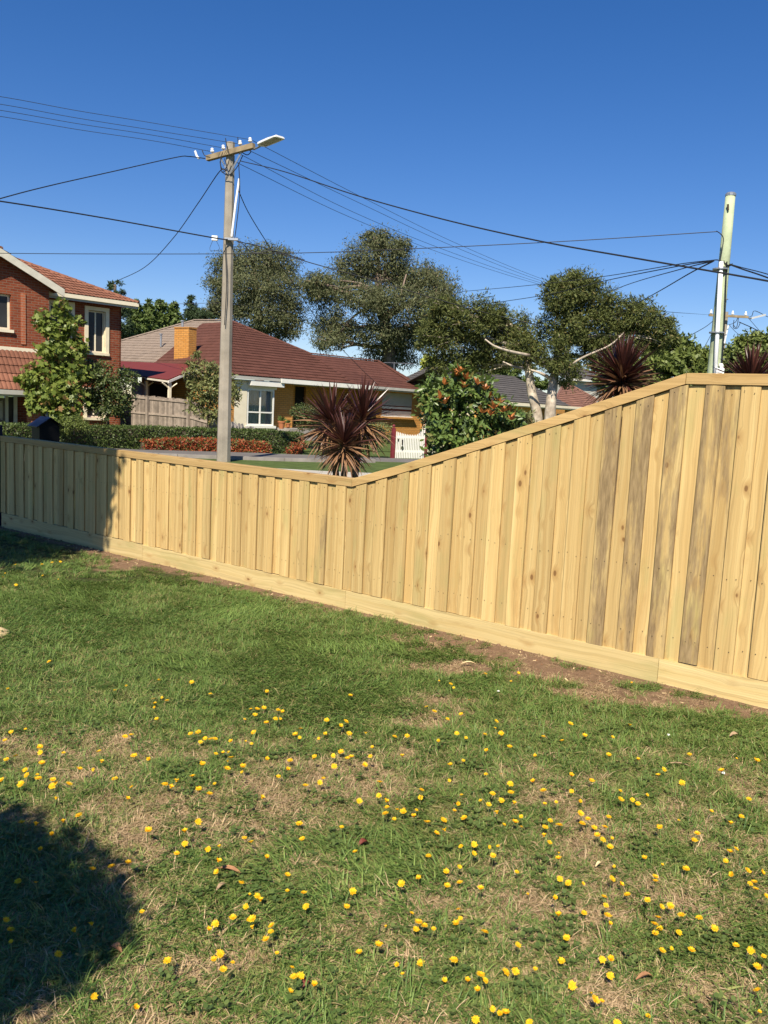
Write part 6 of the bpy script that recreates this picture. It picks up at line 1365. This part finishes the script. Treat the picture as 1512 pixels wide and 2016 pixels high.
def place(px, py):
    h = random.uniform(.035, .085) if py > 1400 else random.uniform(.03, .06); q = G(px, py, h); q.z = h
    dist = (q-CC).length; d = random.uniform(.023, .032)*(1.15 if py < 1650 else 1.0)*(0.92 if random.random() < .8 else .6); zz = float(height(np.array([q.x]), np.array([q.y]))[0]); return q, d, zz
for i, (px, py) in enumerate(keep):
    q, d, zz = place(px, py); base = Vector((q.x+random.uniform(-.02, .02), q.y+random.uniform(-.015, .02), zz-.005))
    tilt = Matrix.Rotation(random.gauss(.22, .28), 4, 'X') @ Matrix.Rotation(random.gauss(0, .22), 4, 'Y') @ Matrix.Rotation(random.uniform(0, 6.28), 4, 'Z')
    k = random.choice((0, 0, 1, 1, 2, 3)); M = Matrix.Translation(q) @ tilt @ Matrix.Scale(d, 4)
    if i < 300:
        zone = next((z for z, f in ZONES if f(px, py)), None) or ('in dry patchy lawn nearest the viewer' if py > 1720 else ('in patchy lawn below the grey palings' if px > 1000 else ('in patchy lawn halfway to the fence' if py > 1560 else 'in the band where thick lawn turns dry')))
        look = ('tiny' if d < .019 else ('half closed' if k == 3 else ('cupped' if k == 2 else 'wide open')))+' yellow weed flower'
        t = thing('yellow_flower', look+' '+zone, 'flower', base, 0, look+'s '+zone); inv = MW[t.name].inverted()
        link('flower_head', HME[k], t, inv @ M); link('flower_centre', DME, t, inv @ M); link('flower_cup', CME, t, inv @ M)
        mb = MB(); mb.tube(spline([base, base.lerp(q, .5)+Vector((random.uniform(-.008, .008), random.uniform(-.008, .008), 0)), q-UP*d*.1], 3), .0011, 4); mb.build('stem', m_stem, t)
    else:
        mb = HM[k][0]; b = len(far.v); far.v += [tuple(M @ Vector(v)) for v in mb.v]; far.f += [tuple(x+b for x in f) for f in mb.f]
if far.v: tag(far.build('small_flowers', m_petal), 'far scattered small yellow weed flowers in the lawn', 'flower', kind='stuff')

# ------------------------------------------------------------------ small litter on the lawn
def leaf_litter(px, py, L_, w_, rot, lab, m, name='dry_leaf', cat='leaf'):
    g = G(px, py, .03); g.z = float(height(np.array([g.x]), np.array([g.y]))[0])+.024; mb = MB(); d = Vector((math.cos(rot), math.sin(rot), 0)); s = Vector((-d.y, d.x, 0)); n = 5
    for k in range(n+1):
        t = k/n; ww = w_*.5*math.sin(math.pi*min(1, .1+t*.85)); c = g+d*L_*(t-.5)+UP*(.012*math.sin(t*3.1)); mb.v += [tuple(c-s*ww+UP*ww*.5), tuple(c), tuple(c+s*ww+UP*ww*.6), tuple(c-UP*.002)]
    for k in range(n): b = 4*k; mb.f += [(b, b+1, b+5, b+4), (b+1, b+2, b+6, b+5), (b, b+4, b+7, b+3), (b+2, b+3, b+7, b+6)]
    o = mb.build(name, m); tag(o, lab, cat, 'dry leaves on the lawn' if cat == 'leaf' else None)
leaf_litter(452, 1712, .10, .022, -.3, 'long curled brown leaf lying among flowers at the lawn middle', m_dryleaf)
leaf_litter(437, 1742, .05, .016, .9, 'short pale brown leaf just below the long curled leaf', m_twig)
leaf_litter(716, 1656, .045, .025, .6, 'small reddish brown leaf beside a stem in the lawn middle', m_rust)
leaf_litter(228, 1864, .05, .022, -.5, 'brown leaf at the edge of the shaded lawn corner', m_dryleaf)
leaf_litter(1270, 1922, .06, .016, .3, 'orange brown curled leaf on the dry lawn foreground', m_dryleaf)
leaf_litter(1180, 1701, .035, .014, .5, 'pale yellow leaf below a cluster of flowers', m_sawdust)
leaf_litter(603, 1934, .035, .02, 1.2, 'reddish leaf scrap in the lawn foreground', m_rust)
leaf_litter(1447, 1446, .06, .03, .2, 'pale brown crumpled leaf in grass near the tall fence', m_twig)
leaf_litter(1335, 1505, .12, .012, -.1, 'thin dry twig lying in the grass below the grey palings', m_twig, 'twig', 'twig')
leaf_litter(923, 1303, .10, .02, .1, 'pale wood splinter on the bare earth patch', m_sawdust, 'wood_splinter', 'splinter')
for px, py, lab in ((981, 1361, 'white scrap in the grass near the bare earth'), (1316, 1447, 'white fluffy scrap in grass below the greyest paling'), (1424, 1522, 'tiny white scrap beside a yellow flower')):
    g = G(px, py, .02); mb = MB(); mb.lathe(g, [(.004, -.005), (.009, 0), (.007, .005), (.002, .007)], 6); tag(mb.build('paper_scrap', m_chip), lab, 'scrap', 'white scraps on the lawn')
g = G(2, 1251, .0); mb = MB(); mb.lathe(Vector((g.x-.06, g.y, -.0)), [(.12, -.01), (.11, .02), (.06, .045), (.01, .055)], 14); tag(mb.build('sawdust_heap', m_sawdust, smooth=True), 'small pale heap of sawdust on the green lawn at the frame edge', 'sawdust')
